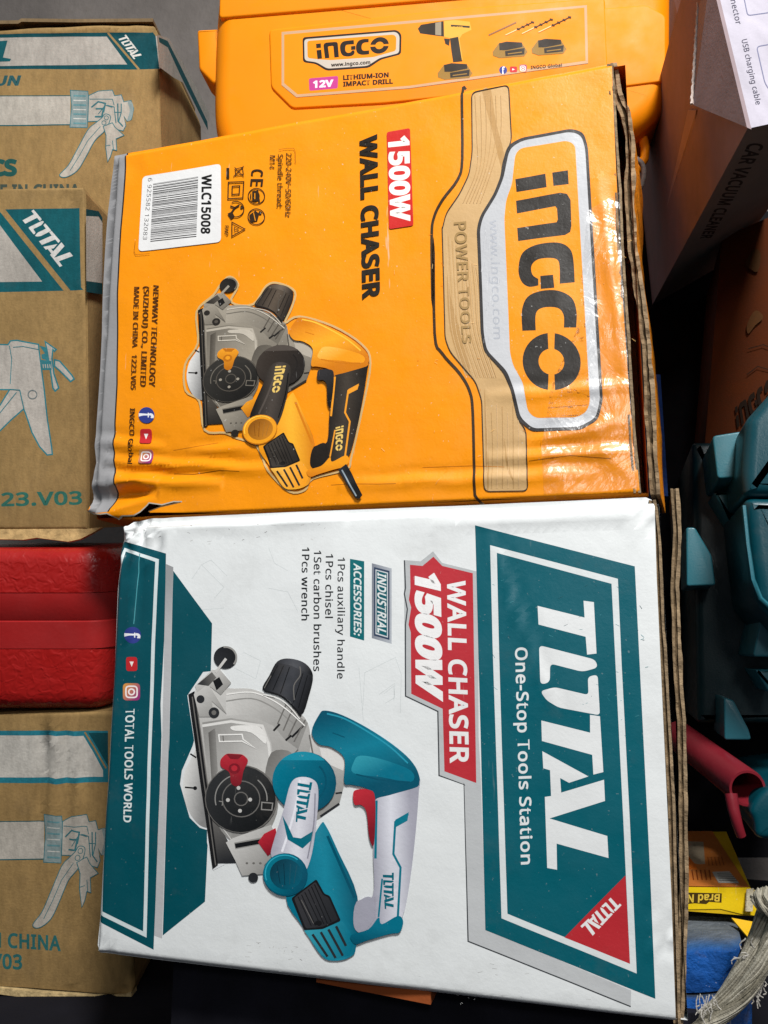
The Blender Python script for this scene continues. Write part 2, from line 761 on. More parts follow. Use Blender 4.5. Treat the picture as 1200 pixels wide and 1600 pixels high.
#@@BODY
# ------------------------------------------------------------------ shared printed marks
A1, A2, A3, A4 = crop(0, 0, 3.636), crop(290, 0, 3.0), crop(640, 0, 2.7907), crop(900, 0, 4.0)
A5, A6, A7, A8 = crop(0, 280, 5.0), crop(0, 560, 5.0), crop(0, 820, 5.0), crop(0, 1080, 3.0769)
B1, B2, B3, B4 = crop(980, 360, 4.7045), crop(980, 640, 4.7045), crop(1000, 900, 4.444), crop(1000, 1240, 4.444)
B5, B6, B7, B8 = crop(130, 200, 3.4286), crop(270, 400, 3.4286), crop(530, 130, 3.72), crop(660, 180, 2.5806)
C1, C2, C3, C4 = crop(130, 420, 3.9), crop(140, 800, 4.0), crop(140, 1150, 3.5545), crop(260, 980, 2.857)
C5, C6, C7, C8 = crop(420, 820, 3.333), crop(720, 800, 3.333), crop(720, 1160, 3.333), crop(200, 1440, 2.3077)


def normalise(loops, bl, br, tl):
    bl, br, tl = Vector(bl), Vector(br), Vector(tl)
    a, b = br - bl, tl - bl
    D = a.x * b.y - a.y * b.x

    def f(p):
        q = Vector(p) - bl
        return ((q.x * b.y - q.y * b.x) / D, (a.x * q.y - a.y * q.x) / D)
    return [[[f(p) for p in l] for l in lp] for lp in loops]


def c7as6(*p):
    return [(x, y + 1200) for x, y in p]


_T = [
    [[(640, 462), (693, 470), (705, 755), (657, 760), (650, 662), (405, 592), (400, 490), (645, 556)]],
    [fillet([(408, 704), (698, 788), (712, 832), (634, 853), (466, 804), (465, 905), (415, 916)], 26)],
    [fillet([(660, 880), (710, 870), (720, 1090), (510, 1040), (448, 1000), (415, 950), (490, 931), (663, 979)], 22)],
    [c7as6() + [(670, 1085), (720, 1095), (735, 1390), (685, 1400), (680, 1297), (423, 1212), (420, 1105), (670, 1180)]],
    [c7as6((425, 65), (660, 208), (562, 235), (517, 208), (522, 283), (738, 230), (742, 340), (462, 410), (752, 520), (757, 632),
           (498, 538), (500, 668), (450, 655), (438, 300), (470, 297), (465, 165), (430, 153))],
]
TOTAL_LOGO = normalise(_T, (396, 470), (452, 1868), (692, 462))

_I = [
    [[(375, 262), (500, 240), (505, 297), (380, 316)]],
    [[(528, 236), (592, 227), (595, 285), (533, 292)]],
    [[(378, 352), (560, 320), (588, 325), (602, 350), (605, 455), (600, 480), (580, 492), (387, 519), (383, 465), (545, 441), (550, 430),
      (547, 385), (540, 376), (382, 405)]],
    [smooth([(617, 682), (612, 590), (598, 548), (560, 525), (500, 526), (440, 542), (400, 575), (388, 640), (402, 685), (432, 704), (470, 698)], 4, False)
     + smooth([(470, 672), (446, 655), (442, 620), (468, 594), (520, 587), (550, 596), (557, 630), (557, 690)], 4, False)],
    [[(478, 660), (530, 655), (535, 707), (480, 712)]],
    [smooth([(404, 880), (402, 800), (425, 745), (480, 720), (550, 718), (605, 745), (624, 800), (622, 862)], 4, False)
     + smooth([(573, 864), (572, 815), (548, 787), (490, 786), (460, 810), (459, 877)], 4, False)],
    [ell((522, 997), 117, 111, 0, 20, 97, 263) + ell((522, 997), 52, 50, 0, 14, 257, 103)],
    [ell((522, 997), 117, 111, 0, 20, -83, 83) + ell((522, 997), 52, 50, 0, 14, 77, -77)],
]
INGCO_LOGO = normalise(_I, (374, 240), (404, 1108), (610, 222))


def logo(a, shp, q, col):
    a.norm_shape(shp, q, col)


def social(a, c, r, kind, ang=0):
    """f, play and camera badges, all turned a quarter clockwise like the lettering"""
    x, y = c
    R = Matrix.Rotation(math.radians(ang), 2)

    def pt(*ps):
        return [(x + (R @ Vector((px, py))).x * r, y + (R @ Vector((px, py))).y * r) for px, py in ps]
    if kind == 'f':
        a.poly(ell(c, r, r), (48, 62, 140))
        a.text('f', pt((-.9, -.42), (-.9, .5), (.75, .5), (.75, -.42)), (240, 242, 245), 0.05)
    elif kind == 'play':
        a.poly(fillet(pt((-.8, -1), (.8, -1), (.8, 1), (-.8, 1)), r * .4), (196, 40, 46))
        a.poly(pt((-.3, -.35), (.3, -.35), (0, .4)), (245, 240, 235))
    else:
        a.poly(fillet(pt((-1, -1), (1, -1), (1, 1), (-1, 1)), r * .5), (228, 160, 70), grad=(pt((-1, -.8))[0], pt((.6, .7))[0], (150, 50, 120)))
        a.line(fillet(pt((-.65, -.65), (.65, -.65), (.65, .65), (-.65, .65)), r * .4), r * .17, (250, 240, 240), True)
        a.line(ell(c, r * .33, r * .33, n=16), r * .17, (250, 240, 240), True)


WPAL = dict(metal=(206, 205, 202), metal2=(150, 149, 146), metal3=(112, 110, 107), dark=(40, 42, 46), dark2=(22, 23, 26), shell=(0, 116, 142), shell2=(0, 84, 108),
            shell3=(52, 160, 180), grip=(214, 216, 226), grip2=(168, 168, 182), stripe=(0, 120, 142), trig=(196, 44, 58), star=(190, 40, 55), star2=(130, 20, 36),
            flange=(0, 122, 148), flange2=(0, 84, 108), tube=(218, 219, 228), tube2=(176, 176, 190), mark=(0, 110, 130), ring=(0, 124, 148), inner=(8, 62, 80),
            vent=(58, 58, 62), knob=(46, 48, 54), knob2=(16, 17, 20), disc=(48, 50, 52), disc2=(22, 24, 26))
OPAL = dict(metal=(160, 152, 138), metal2=(112, 106, 96), metal3=(84, 78, 70), dark=(40, 36, 32), dark2=(20, 18, 16), shell=(246, 158, 22), shell2=(214, 124, 8),
            shell3=(252, 190, 80), grip=(52, 44, 36), grip2=(30, 25, 20), stripe=(244, 160, 40), trig=(46, 44, 46), star=(240, 158, 30), star2=(190, 110, 10),
            flange=(56, 48, 42), flange2=(30, 25, 22), tube=(58, 50, 44), tube2=(28, 24, 20), mark=(236, 200, 110), ring=(244, 162, 30), inner=(140, 84, 14),
            vent=(64, 58, 52), knob=(70, 58, 46), knob2=(26, 20, 16), disc=(50, 48, 44), disc2=(26, 24, 22))


def tool_picture(skin, M, p, orange, material, parent, layer):
    """the printed picture of the wall chaser; M takes tracing points to the photograph's pixels"""
    root = None

    def sub(nm, fn):
        nonlocal layer, root
        a = Art(skin, layer)
        fn(a)
        layer = a.layer
        o = a.build(nm, material, root or parent)
        if root is None:
            root = o
    def k(*pts):
        return M(pts)
    s = 1 / 2.857 * (0.80 if orange else 1.0)

    def lite0(c, k_):
        return tuple(max(0, min(255, v + k_)) for v in c)

    def halo(a):
        sil = smooth([(60, 660), (120, 520), (92, 310), (180, 200), (215, 130), (265, 75), (320, 135), (290, 250), (420, 270), (490, 145), (560, 130), (660, 190), (650, 300),
                      (620, 400), (700, 360), (900, 430), (1080, 560), (1140, 690), (1110, 1000), (1070, 1290), (1045, 1370), (860, 1420), (820, 1490), (730, 1495),
                      (600, 1360), (520, 1200), (440, 1160), (400, 1145), (330, 1110), (215, 1090), (165, 900), (80, 830)], 4)
        if orange:
            a.line(M(sil), 3.2, (208, 176, 120), True)
        else:
            a.poly(k((95, 305), (165, 200), (215, 195), (240, 320), (260, 1060), (210, 1085), (182, 960), (182, 905), (150, 895), (105, 850), (62, 700), (70, 640), (118, 530), (125, 505)),
                   (228, 232, 234))
    sub('product_picture', halo)

    def blade(a):
        a.poly(M(smooth([(150, 520), (110, 590), (82, 650), (76, 730), (92, 800), (122, 856), (160, 890), (190, 880), (178, 740), (160, 600)], 4)), (226, 226, 224),
               grad=(k((80, 700))[0], k((180, 720))[0], (136, 136, 136)))
        a.line(k((84, 714), (130, 718)), 7 * s, p['dark2'])
        a.poly(M(ell((130, 718), 9, 9, n=10)), p['dark2'])
        a.line(k((108, 565), (135, 582)), 7 * s, p['dark2'])
    sub('blade_disc', blade)

    def gearcase(a):
        a.poly(k((630, 470), (680, 500), (800, 585), (795, 700), (772, 790), (690, 850), (640, 880), (560, 700), (580, 560)), p['metal'], grad=(k((640, 520))[0], k((760, 800))[0], p['metal2']))
        a.poly(k((680, 520), (730, 530), (800, 585), (790, 640), (700, 600)), tuple(min(255, v + 22) for v in p['metal']))
        a.line(k((688, 845), (772, 788)), 10 * s, p['dark'])
        a.line(k((755, 742), (785, 738)), 8 * s, p['dark'])
    sub('gear_case', gearcase)

    def guard(a):
        a.poly(k((188, 800), (235, 880), (330, 1052), (228, 1055)), p['metal3'], grad=(k((200, 830))[0], k((260, 1050))[0], p['dark']))
        a.poly(M(smooth([(130, 285), (190, 250), (280, 272), (380, 275), (470, 310), (560, 358), (632, 425), (640, 560), (570, 650), (505, 720), (495, 830), (430, 940), (300, 960),
                         (205, 830), (170, 620)], 4)), p['metal'], grad=(k((300, 280))[0], k((420, 800))[0], p['metal2']))
        a.poly(k((268, 290), (380, 278), (480, 312), (556, 362), (632, 428), (590, 545), (530, 500), (480, 440), (380, 392), (268, 395)), tuple(min(255, v + 8) for v in p['metal']),
               grad=(k((300, 290))[0], k((560, 500))[0], p['metal2']))
        a.line(M(smooth([(268, 330), (380, 318), (465, 350), (540, 405), (610, 470)], 4, False)), 6 * s, p['metal2'])
        a.poly(k((162, 425), (290, 405), (440, 428), (470, 520), (480, 640), (420, 700), (200, 700), (176, 560)), p['metal2'], grad=(k((200, 420))[0], k((430, 640))[0], p['metal']))
        a.line(k((162, 440), (290, 420), (430, 440), (458, 520), (470, 620)), 12 * s, tuple(min(255, v + 25) for v in p['metal']))
        for q in (((480, 462), (508, 432)), ((534, 505), (560, 482)), ((562, 490), (612, 440))):
            a.line(k(*q), 9 * s, p['dark2'])
        for q in (((536, 345), (498, 432)), ((566, 362), (524, 460)), ((596, 385), (548, 485)), ((622, 412), (572, 510))):
            a.line(k(*q), 6 * s, p['metal3'])
        a.line(k((300, 960), (205, 830)), 5 * s, p['metal'])
        a.poly(M(smooth([(470, 560), (560, 560), (520, 650), (480, 760), (440, 700)], 4)), p['metal3'], grad=(k((450, 560))[0], k((540, 640))[0], p['metal2']))
        a.poly(k((190, 470), (220, 450), (232, 640), (205, 690)), lite0(p['metal3'], -14), grad=(k((190, 560))[0], k((235, 560))[0], p['metal2']))
        a.poly(M(smooth([(300, 440), (420, 446), (446, 520), (380, 470), (300, 460)], 4)), lite0(p['metal'], 34))
        a.line(M(smooth([(270, 300), (380, 290), (470, 322), (545, 372), (620, 440)], 4, False)), 5 * s, lite0(p['metal'], 44))
        a.line(k((640, 480), (655, 560), (640, 640)), 6 * s, p['metal3'])
        a.line(k((590, 545), (500, 640)), 5 * s, p['metal3'])
        # embossed turning arrow
        a.line(k((236, 480), (340, 478), (345, 500), (400, 540), (340, 508), (240, 510)), 6 * s, tuple(min(255, v + 40) for v in p['metal']), True)
        a.line(k((255, 482), (258, 508)), 4 * s, p['metal3'])
    sub('blade_guard', guard)

    def plate(a):
        a.poly(k((100, 300), (128, 285), (232, 1060), (208, 1078)), p['dark2'])
        a.line(k((118, 310), (222, 1062)), 5 * s, p['metal3'])
        a.line(k((135, 320), (200, 800)), 5 * s, p['metal3'])
    sub('base_plate', plate)

    def hinge(a):
        a.poly(k((125, 300), (150, 255), (195, 262), (272, 388), (205, 330), (215, 400), (150, 400)), p['metal'], grad=(k((150, 270))[0], k((230, 400))[0], p['metal2']))
        a.poly(k((130, 262), (205, 190), (240, 188), (292, 248), (245, 302), (185, 255), (140, 290)), p['metal'], grad=(k((200, 200))[0], k((250, 300))[0], p['metal2']))
        a.poly(k((140, 255), (205, 200), (225, 225), (190, 262)), p['dark'], grad=(k((150, 250))[0], k((220, 210))[0], p['metal3']))
        a.poly(k((210, 240), (238, 222), (255, 255), (226, 282)), p['dark2'])
        a.poly(M(ell((155, 321), 18, 18, n=14)), p['dark'])
        a.poly(M(ell((215, 381), 24, 24, n=16)), p['dark'])
        a.poly(M(ell((215, 381), 11, 11, n=10)), p['metal3'])
        a.poly(M(ell((265, 135), 52, 50)), p['dark'], grad=(k((230, 160))[0], k((300, 100))[0], p['dark2']))
        a.line(M(ell((265, 135), 49, 47, n=12, a0=-100, a1=40)), 8 * s, p['metal2'])
        a.line(k((268, 140), (222, 202)), 12 * s, p['metal'])
    sub('depth_stop', hinge)

    def lite(c, k):
        return tuple(max(0, min(255, v + k)) for v in c)

    def knob(a):
        a.poly(M(smooth([(432, 278), (462, 215), (498, 152), (555, 140), (622, 162), (656, 215), (640, 300), (606, 388), (555, 330), (500, 296)], 4)), p['knob2'],
               grad=(k((455, 195))[0], k((650, 275))[0], p['knob2'], lite(p['knob'], 22)))
        a.poly(M(smooth([(498, 152), (555, 140), (622, 162), (656, 214), (610, 196), (560, 172), (520, 164)], 4)), p['knob'], grad=(k((500, 150))[0], k((650, 200))[0], p['knob2'], lite(p['knob'], 40)))
        for x0, y0, x1, y1 in ((500, 170, 448, 268), (525, 172, 478, 282), (552, 178, 512, 296), (612, 205, 570, 335), (632, 215, 592, 360)):
            a.line(k((x0, y0), (x1, y1)), 4 * s, p['knob2'])
        a.line(M(smooth([(598, 175), (600, 215), (572, 260), (574, 325)], 4, False)), 5 * s, p['metal3'])
        a.line(k((470, 216), (440, 272)), 4 * s, p['metal3'])
        a.line(M(smooth([(440, 284), (510, 305), (560, 345), (604, 396)], 4, False)), 8 * s, p['dark2'])
        a.line(M(smooth([(436, 300), (506, 318), (556, 358), (598, 410)], 4, False)), 5 * s, lite(p['metal'], 30))
    sub('front_knob', knob)

    def disc(a):
        a.poly(k((300, 940), (470, 880), (510, 985), (440, 1060), (440, 1100), (340, 1108), (310, 1040), (268, 960)), p['metal'], grad=(k((320, 960))[0], k((440, 1090))[0], p['metal2']))
        a.line(k((308, 975), (440, 950)), 30 * s, p['metal2'])
        a.line(k((310, 975), (438, 952)), 20 * s, p['dark2'])
        a.poly(M(ell((390, 1116), 22, 22, n=14)), p['dark'])
        for x in (362, 392, 422):
            a.poly(M(ell((x, 1052), 6, 5, n=8)), p['metal3'])
        a.poly(M(ell((337, 765), 162, 152)), p['metal3'])
        a.poly(M(ell((335, 766), 156, 148)), p['disc'], grad=(k((260, 660))[0], k((400, 880))[0], p['disc2']))
        a.line(M(ell((337, 765), 84, 80)), 5 * s, p['metal3'], True)
        a.line(M(ell((337, 765), 116, 110, a0=165, a1=268)), 5 * s, p['metal2'])
        a.line(M(ell((337, 765), 116, 110, a0=-50, a1=5)), 5 * s, p['metal2'])
        a.line(M(ell((337, 765), 30, 30, n=14)), 5 * s, p['metal3'], True)
        for d in ((326, 716), (278, 770), (378, 768), (332, 818)):
            a.poly(M(ell(d, 9, 9, n=8)), p['metal'])
        a.line(k((430, 780), (478, 784), (474, 815), (428, 812)), 5 * s, p['metal2'], True)
        a.line(k((238, 775), (255, 778), (252, 795)), 4 * s, p['metal2'])
        a.poly(M(fillet([(244, 590), (272, 562), (345, 566), (372, 592), (348, 640), (338, 700), (316, 712), (292, 698), (288, 645), (246, 622)], 14)), p['star'],
               grad=(k((300, 570))[0], k((320, 700))[0], p['star2']))
        a.poly(M(ell((308, 630), 26, 24, n=14)), p['star2'])
        a.poly(M(ell((308, 628), 14, 13, n=12)), p['star'])
        a.poly(k((272, 564), (345, 568), (325, 588), (290, 586)), p['star2'])
    sub('guide_disc', disc)

    def lever(a):
        a.poly(k((412, 958), (440, 920), (490, 895), (500, 940), (480, 1000), (456, 1020)), p['star'], grad=(k((430, 930))[0], k((470, 1010))[0], p['star2']))
    sub('lock_lever', lever)

    def housing(a):
        a.poly(M(smooth([(620, 1010), (690, 880), (715, 885), (770, 1000), (855, 1200), (850, 1420), (822, 1470), (755, 1486), (695, 1465), (615, 1340), (535, 1200)], 4)), p['shell'],
               grad=(k((600, 1180))[0], k((850, 1150))[0], p['shell2'], lite0(p['shell'], 26)))
        a.line(k((722, 930), (842, 1205)), 12 * s, p['shell2'])
        a.poly(k((618, 1352), (790, 1312), (845, 1390), (822, 1462), (745, 1483), (695, 1460)), p['shell3'], grad=(k((640, 1370))[0], k((820, 1440))[0], p['shell']))
        for x0, y0, x1, y1 in ((655, 1368, 722, 1468), (692, 1358, 758, 1474), (726, 1346, 790, 1464), (760, 1332, 804, 1420)):
            a.line(k((x0, y0), (x1, y1)), 11 * s, p['dark'])
        a.poly(M(fillet([(560, 1208), (672, 1122), (708, 1188), (732, 1196), (782, 1308), (700, 1345), (618, 1350)], 10)), p['dark2'])
        a.poly(M(fillet([(572, 1208), (668, 1134), (702, 1194), (726, 1204), (770, 1302), (700, 1335), (626, 1342)], 10)), p['vent'], grad=(k((600, 1200))[0], k((740, 1300))[0], p['dark']))
        for q in (((590, 1200), (650, 1330)), ((606, 1192), (668, 1328)), ((620, 1180), (690, 1325)), ((636, 1168), (706, 1322)), ((650, 1155), (722, 1320)), ((664, 1146), (738, 1312))):
            a.line(k(*q), 4 * s, p['dark2'])
        a.line(k((605, 1215), (660, 1320)), 3 * s, p['metal3'])
        a.poly(M(ell((682, 1318), 16, 12, n=10)), p['dark2'])
    sub('motor_housing', housing)

    def shellh(a):
        a.poly(M(smooth([(652, 465), (685, 390), (712, 371), (790, 392), (900, 448), (1010, 520), (1090, 590), (1128, 655), (1122, 712), (1000, 748), (930, 772), (900, 722), (830, 702),
                         (796, 692), (798, 585), (740, 535), (682, 520)], 4)), p['shell2'], grad=(k((790, 380))[0], k((880, 720))[0], p['shell2'], lite0(p['shell'], 14)))
        a.line(M(smooth([(720, 385), (800, 408), (900, 464), (1000, 532), (1080, 606)], 4, False)), 7 * s, lite0(p['shell'], 40))
        a.poly(M(smooth([(840, 600), (870, 572), (970, 590), (1095, 640), (1092, 690), (960, 668), (838, 650)], 4)), p['shell3'], grad=(k((860, 590))[0], k((900, 680))[0], p['shell']))
        a.line(k((850, 655), (960, 680), (1090, 690)), 6 * s, p['shell2'])
        a.line(k((745, 470), (800, 490)), 4 * s, p['shell2'])
    sub('handle_shell', shellh)

    def grip(a):
        a.poly(M(smooth([(932, 772), (1000, 748), (1122, 712), (1131, 690), (1116, 900), (1090, 1130), (1056, 1290), (1000, 1340), (930, 1352), (866, 1362), (838, 1320), (852, 1222),
                         (925, 1195), (926, 1000), (932, 850)], 4)), p['grip2'], grad=(k((925, 1000))[0], k((1105, 1000))[0], p['grip2'], lite0(p['grip'], 14)))
        a.poly(M(smooth([(862, 1222), (915, 1202), (934, 1280), (890, 1345), (850, 1340), (848, 1280)], 4)), p['grip2'])
        a.line(k((940, 772), (936, 1030)), 11 * s, p['stripe'])
        a.line(k((966, 1120), (950, 1290)), 8 * s, p['stripe'])
        a.line(k((1082, 832), (1024, 868), (1016, 1010), (1048, 1070), (1036, 1290)), 10 * s, p['stripe'])
        a.poly(k((1084, 824), (1078, 862), (1020, 894), (1024, 858)), p['stripe'])
        a.poly(M(smooth([(826, 1372), (905, 1345), (950, 1292), (965, 1322), (1036, 1285), (1060, 1310), (1044, 1358), (1000, 1366), (900, 1395), (845, 1412)], 4)), p['shell'],
               grad=(k((900, 1330))[0], k((900, 1410))[0], p['shell2']))
        a.line(k((935, 1200), (935, 1290), (890, 1350)), 5 * s, p['grip2'])
    sub('grip', grip)

    def gmark(a):
        logo(a, INGCO_LOGO if orange else TOTAL_LOGO, k((968, 1100), (978, 1255), (1016, 1250), (1018, 1092)), p['mark'] if orange else (0, 104, 122))
    sub('handle_mark', gmark)

    def trig(a):
        a.poly(M(smooth([(836, 742), (852, 724), (905, 724), (934, 762), (930, 965), (908, 935), (896, 825), (872, 792), (842, 790)], 4)), p['trig'],
               grad=(k((850, 750))[0], k((930, 900))[0], p['star2'] if not orange else p['dark2']))
    sub('trigger', trig)

    def side(a):
        a.poly(M(ell((620, 690), 142, 136, 15)), p['flange2'])
        a.poly(M(ell((616, 686), 138, 132, 15)), p['flange'], grad=(k((540, 600))[0], k((720, 760))[0], p['flange2']))
        a.poly(M(ell((616, 686), 138, 132, 15, n=16, a0=-150, a1=-60)), lite0(p['flange'], 26))
        a.line(M(ell((616, 686), 100, 96, 15, a0=-60, a1=90)), 8 * s, p['flange2'])
        a.poly(M(smooth([(558, 700), (595, 668), (655, 676), (682, 725), (672, 890), (645, 1040), (600, 1110), (520, 1060), (472, 1020), (484, 950), (528, 810)], 4)), p['tube2'],
               grad=(k((505, 850))[0], k((690, 880))[0], p['tube2'], lite0(p['tube'], 18)))
        a.line(M(smooth([(600, 680), (590, 760), (560, 880), (520, 1000)], 4, False)), 10 * s, lite0(p['tube'], 26))
        a.line(M(smooth([(668, 740), (662, 880), (634, 1030)], 4, False)), 6 * s, lite0(p['tube2'], -30))
        if not orange:
            a.poly(k((522, 838), (545, 880), (570, 935), (605, 940), (658, 908), (650, 950), (612, 985), (545, 945)), p['mark'])
        logo(a, INGCO_LOGO if orange else TOTAL_LOGO, k((590, 690), (582, 868), (624, 862), (656, 690)), p['mark'])
        a.poly(M(ell((535, 1102), 100, 96, 10)), p['flange2'] if not orange else p['star2'])
        a.poly(M(ell((534, 1099), 97, 92, 10)), p['ring'], grad=(k((460, 1060))[0], k((600, 1150))[0], p['flange2'] if not orange else p['ring']))
        a.poly(M(ell((538, 1100), 72, 68, 10)), p['inner'], grad=(k((500, 1050))[0], k((590, 1150))[0], (0, 96, 120) if not orange else (200, 128, 30)))
        for t_ in (-40, -10, 20, 48):
            a.line(k((538 + t_, 1048 + abs(t_) * .3), (540 + t_ * .7, 1150 - abs(t_) * .2)), 3 * s, lite0(p['inner'], -14 if t_ < 0 else 26))
        a.line(M(ell((534, 1099), 88, 84, 10, a0=150, a1=300)), 5 * s, lite0(p['ring'], 50))
    sub('side_handle', side)
    if orange:
        def cord(a):
            a.poly(B6((892, 1150), (935, 1118), (960, 1160), (1022, 1285), (1005, 1305), (985, 1300)), (40, 44, 50), grad=(B6((900, 1150))[0], B6((960, 1140))[0], (16, 16, 18)))
            a.line(B6((912, 1150), (990, 1290)), 2.2, (150, 165, 175))
        sub('power_cord', cord)
    return layer


def crease_disp(face, creases, bumps, und=0.0008, seed=0.0):
    cr = [(Vector(face.uv(a)), Vector(face.uv(b)), w, d) for a, b, w, d in creases]
    bu = [(Vector(face.uv(c)), r, d, fr) for c, r, d, fr in bumps]

    def f(u, v):
        p = Vector((u, v))
        h = und * noise.noise(Vector((u * 9, v * 9, seed))) + und * .4 * noise.noise(Vector((u * 30, v * 30, seed + 5)))
        for a, b, w, d in cr:
            w = max(w, .0042)
            ab = b - a
            t = (p - a).dot(ab) / ab.length_squared
            if -0.1 < t < 1.1:
                q = a + ab * min(1, max(0, t))
                wob = 0.0022 * noise.noise(Vector((u * 38, v * 38, seed + 2)))
                s_ = ab.x * (p - a).y - ab.y * (p - a).x
                x = (s_ / ab.length + wob) / w
                fade = min(1, max(0, 1.5 - 2 * abs(t - .5)))
                h += d * math.exp(-x * x) * fade + d * .6 * math.exp(-(x - 1.6) ** 2) * -fade
        for c, r, d, fr in bu:
            e = (p - c).length / r
            if e < 1:
                k = (1 - e) ** 2 * (1 + 2 * e)
                n_ = noise.noise(Vector(((u - c.x) * fr[0], (v - c.y) * fr[1], seed + 9)))
                h += k * d * (1 - 2.4 * math.sqrt(n_ * n_ + .006)) - k * abs(d) * .6
        return h
    return f


def carton_body(m, rect, y0, depth, skin, col):
    """the four sides and back behind a dented front panel"""
    u0, u1, v0, v1 = rect
    n = 40
    per = [(u0 + (u1 - u0) * i / n, v0) for i in range(n)] + [(u1, v0 + (v1 - v0) * i / n) for i in range(n)] + \
          [(u1 - (u1 - u0) * i / n, v1) for i in range(n)] + [(u0, v1 - (v1 - v0) * i / n) for i in range(n)]
    rings = []
    for t in (0, .1, .3, 1):
        fade = (1 - t) ** 3
        g = .0004 if t == 0 else 0
        rings.append([(min(max(u, u0 + g), u1 - g), y0 - (skin.height(u, v) * fade if t < 1 else 0) + depth * t + .0003, min(max(v, v0 + g), v1 - g)) for u, v in per])
    m.loft(rings, col, cap0=False)


def edge_sheet(m, path, y, thick, depth, lean, seed, outer, rough=1.0, back=None):
    """a corrugated sheet seen on its cut edge: two liners round a darker, crushed core"""
    P = []
    L = [0.0]
    for i in range(1, len(path)):
        L.append(L[-1] + (Vector(path[i]) - Vector(path[i - 1])).length)
    n = 90
    for i in range(n + 1):
        t = L[-1] * i / n
        j = max(0, min(len(L) - 2, bisect_right(L, t) - 1))
        f = (t - L[j]) / (L[j + 1] - L[j])
        P.append(Vector(path[j]).lerp(Vector(path[j + 1]), f))
    rng = random.Random(seed)
    ph = rng.random() * 9

    def nz(i, k):
        return noise.noise(Vector((i * .35, k * 7.3 + ph, seed)))
    for k, (o0, o1, ca, dy) in enumerate(((-.5, -.2, (132, 112, 86), 0), (-.2, .1, (92, 76, 56), .0015), (.1, .5, (142, 122, 96), 0))):
        fr, sd = [], []
        A, B, C_, D = [], [], [], []
        for i, p in enumerate(P):
            x, z = p
            w = thick * (1 + .22 * rough * nz(i * .6, 5))
            j0 = .0005 * rough * nz(i * .6, k) + .0003 * rough * nz(i * 2.7, k + 3)
            j1 = .0005 * rough * nz(i * .6, k + 1) + .0003 * rough * nz(i * 2.7, k + 4)
            yy = y + dy + .0016 * rough * nz(i * 1.7, k + 8)
            A.append(Vector((x + o0 * w + j0, yy, z)))
            B.append(Vector((x + o1 * w + j1, yy + .0004 * nz(i * 3, k), z)))
            C_.append(Vector((x + o1 * w + lean * depth, y + depth, z)))
            D.append(Vector((x + o0 * w + lean * depth, y + depth, z)))
        b = len(m.v)
        ro = lin(ca)
        outc = lin(outer if k == 2 else ca)
        inn = lin(back or (96, 78, 56))
        for i in range(n + 1):
            sh = 1 + .30 * nz(i * 1.3, k + 11) + .12 * nz(i * 4.1, k)
            m.v += [A[i], B[i], B[i], C_[i], A[i], D[i]]
            m.c += [tuple(c * sh for c in ro)] * 2 + [outc, outc, inn, inn]
        for i in range(n):
            q, r_ = b + i * 6, b + (i + 1) * 6
            m.f += [(q, q + 1, r_ + 1, r_), (q + 2, q + 3, r_ + 3, r_ + 2), (q + 4, r_ + 4, r_ + 5, q + 5)]
        m.f.append((b, b + 5, b + 3, b + 1))
        e = b + n * 6
        m.f.append((e, e + 1, e + 3, e + 5))


def px_path(pts, y):
    return [(W(x, yy, y).x, W(x, yy, y).z) for x, yy in pts]
# ------------------------------------------------------------------ the setting
CAMV = Face(CAM + CF * 1.06, CR, CU)


def sheet(name, pts, m, loc=(0, 0, 0)):
    b = MB()
    b.face(pts)
    o = b.build(name, m)
    o['kind'] = 'structure'
    return o


sheet('wall', [(-3, 0.62, -0.036), (3, 0.62, -0.036), (3, 0.62, 3), (-3, 0.62, 3)], M_WALL)
sheet('floor', [(-3, -3, -.036), (3, -3, -.036), (3, 0.62, -.036), (-3, 0.62, -.036)], M_FLOOR)

# ------------------------------------------------------------------ orange carton
FO = Face((0, 0.006, 0), (1, 0, 0), (0, 0, 1))
ORECT = (-0.3655, 0.0262, 0.3345, 0.6305)
odisp = crease_disp(FO, [
    ((186, 722), (420, 735), .0022, .0022), ((170, 748), (330, 756), .0025, .003), ((300, 708), (380, 700), .0015, .0014), ((780, 620), (1000, 600), .0014, .0011),
    ((560, 758), (900, 742), .002, .0016), ((780, 716), (990, 706), .0016, .0016), ((150, 690), (250, 700), .002, .0016), ((176, 772), (240, 768), .002, -.004),
    ((830, 690), (960, 660), .0014, .0012), ((940, 300), (975, 560), .0018, .0012)],
    [((150, 800), .062, .0075, (18, 46)), ((985, 740), .12, .0016, (22, 26)), ((960, 420), .10, .0012, (24, 16)), ((182, 250), .04, .002, (40, 40)), ((240, 770), .045, .0022, (24, 36))],
    .0012, 1.0)
SO = Skin(FO, ORECT, odisp, .003, .0022)
oc = thing('carton', 'orange carton with a wall chaser picture and black lettering, lying on the white carton', 'carton', (-0.17, 0.03, 0.334))
a = Art(SO, 0)
outl = [(176, 240), (300, 218), (500, 181), (700, 145), (860, 114), (950, 97), (956, 102), (958, 160), (964, 296), (968, 397), (977, 529), (985, 640), (993, 700), (1000, 771)] + \
    [(900, 776), (760, 780), (560, 792), (400, 800), (235, 801)] + \
    C1((395, 1478), (475, 1448), (592, 1420), (545, 1416), (480, 1437), (398, 1424), (385, 1440), (340, 1478), (300, 1498), (232, 1503), (205, 1520), (150, 1489), (110, 1495), (60, 1489), (15, 1470)) + \
    C1((30, 1440), (45, 1330), (70, 1180), (62, 1080), (75, 900), (95, 600), (105, 300)) + [(160, 430), (166, 330)]
a.poly(outl, (247, 150, 4))
a.build('front_panel', M_GLOSS, oc)
a = Art(SO, 1)
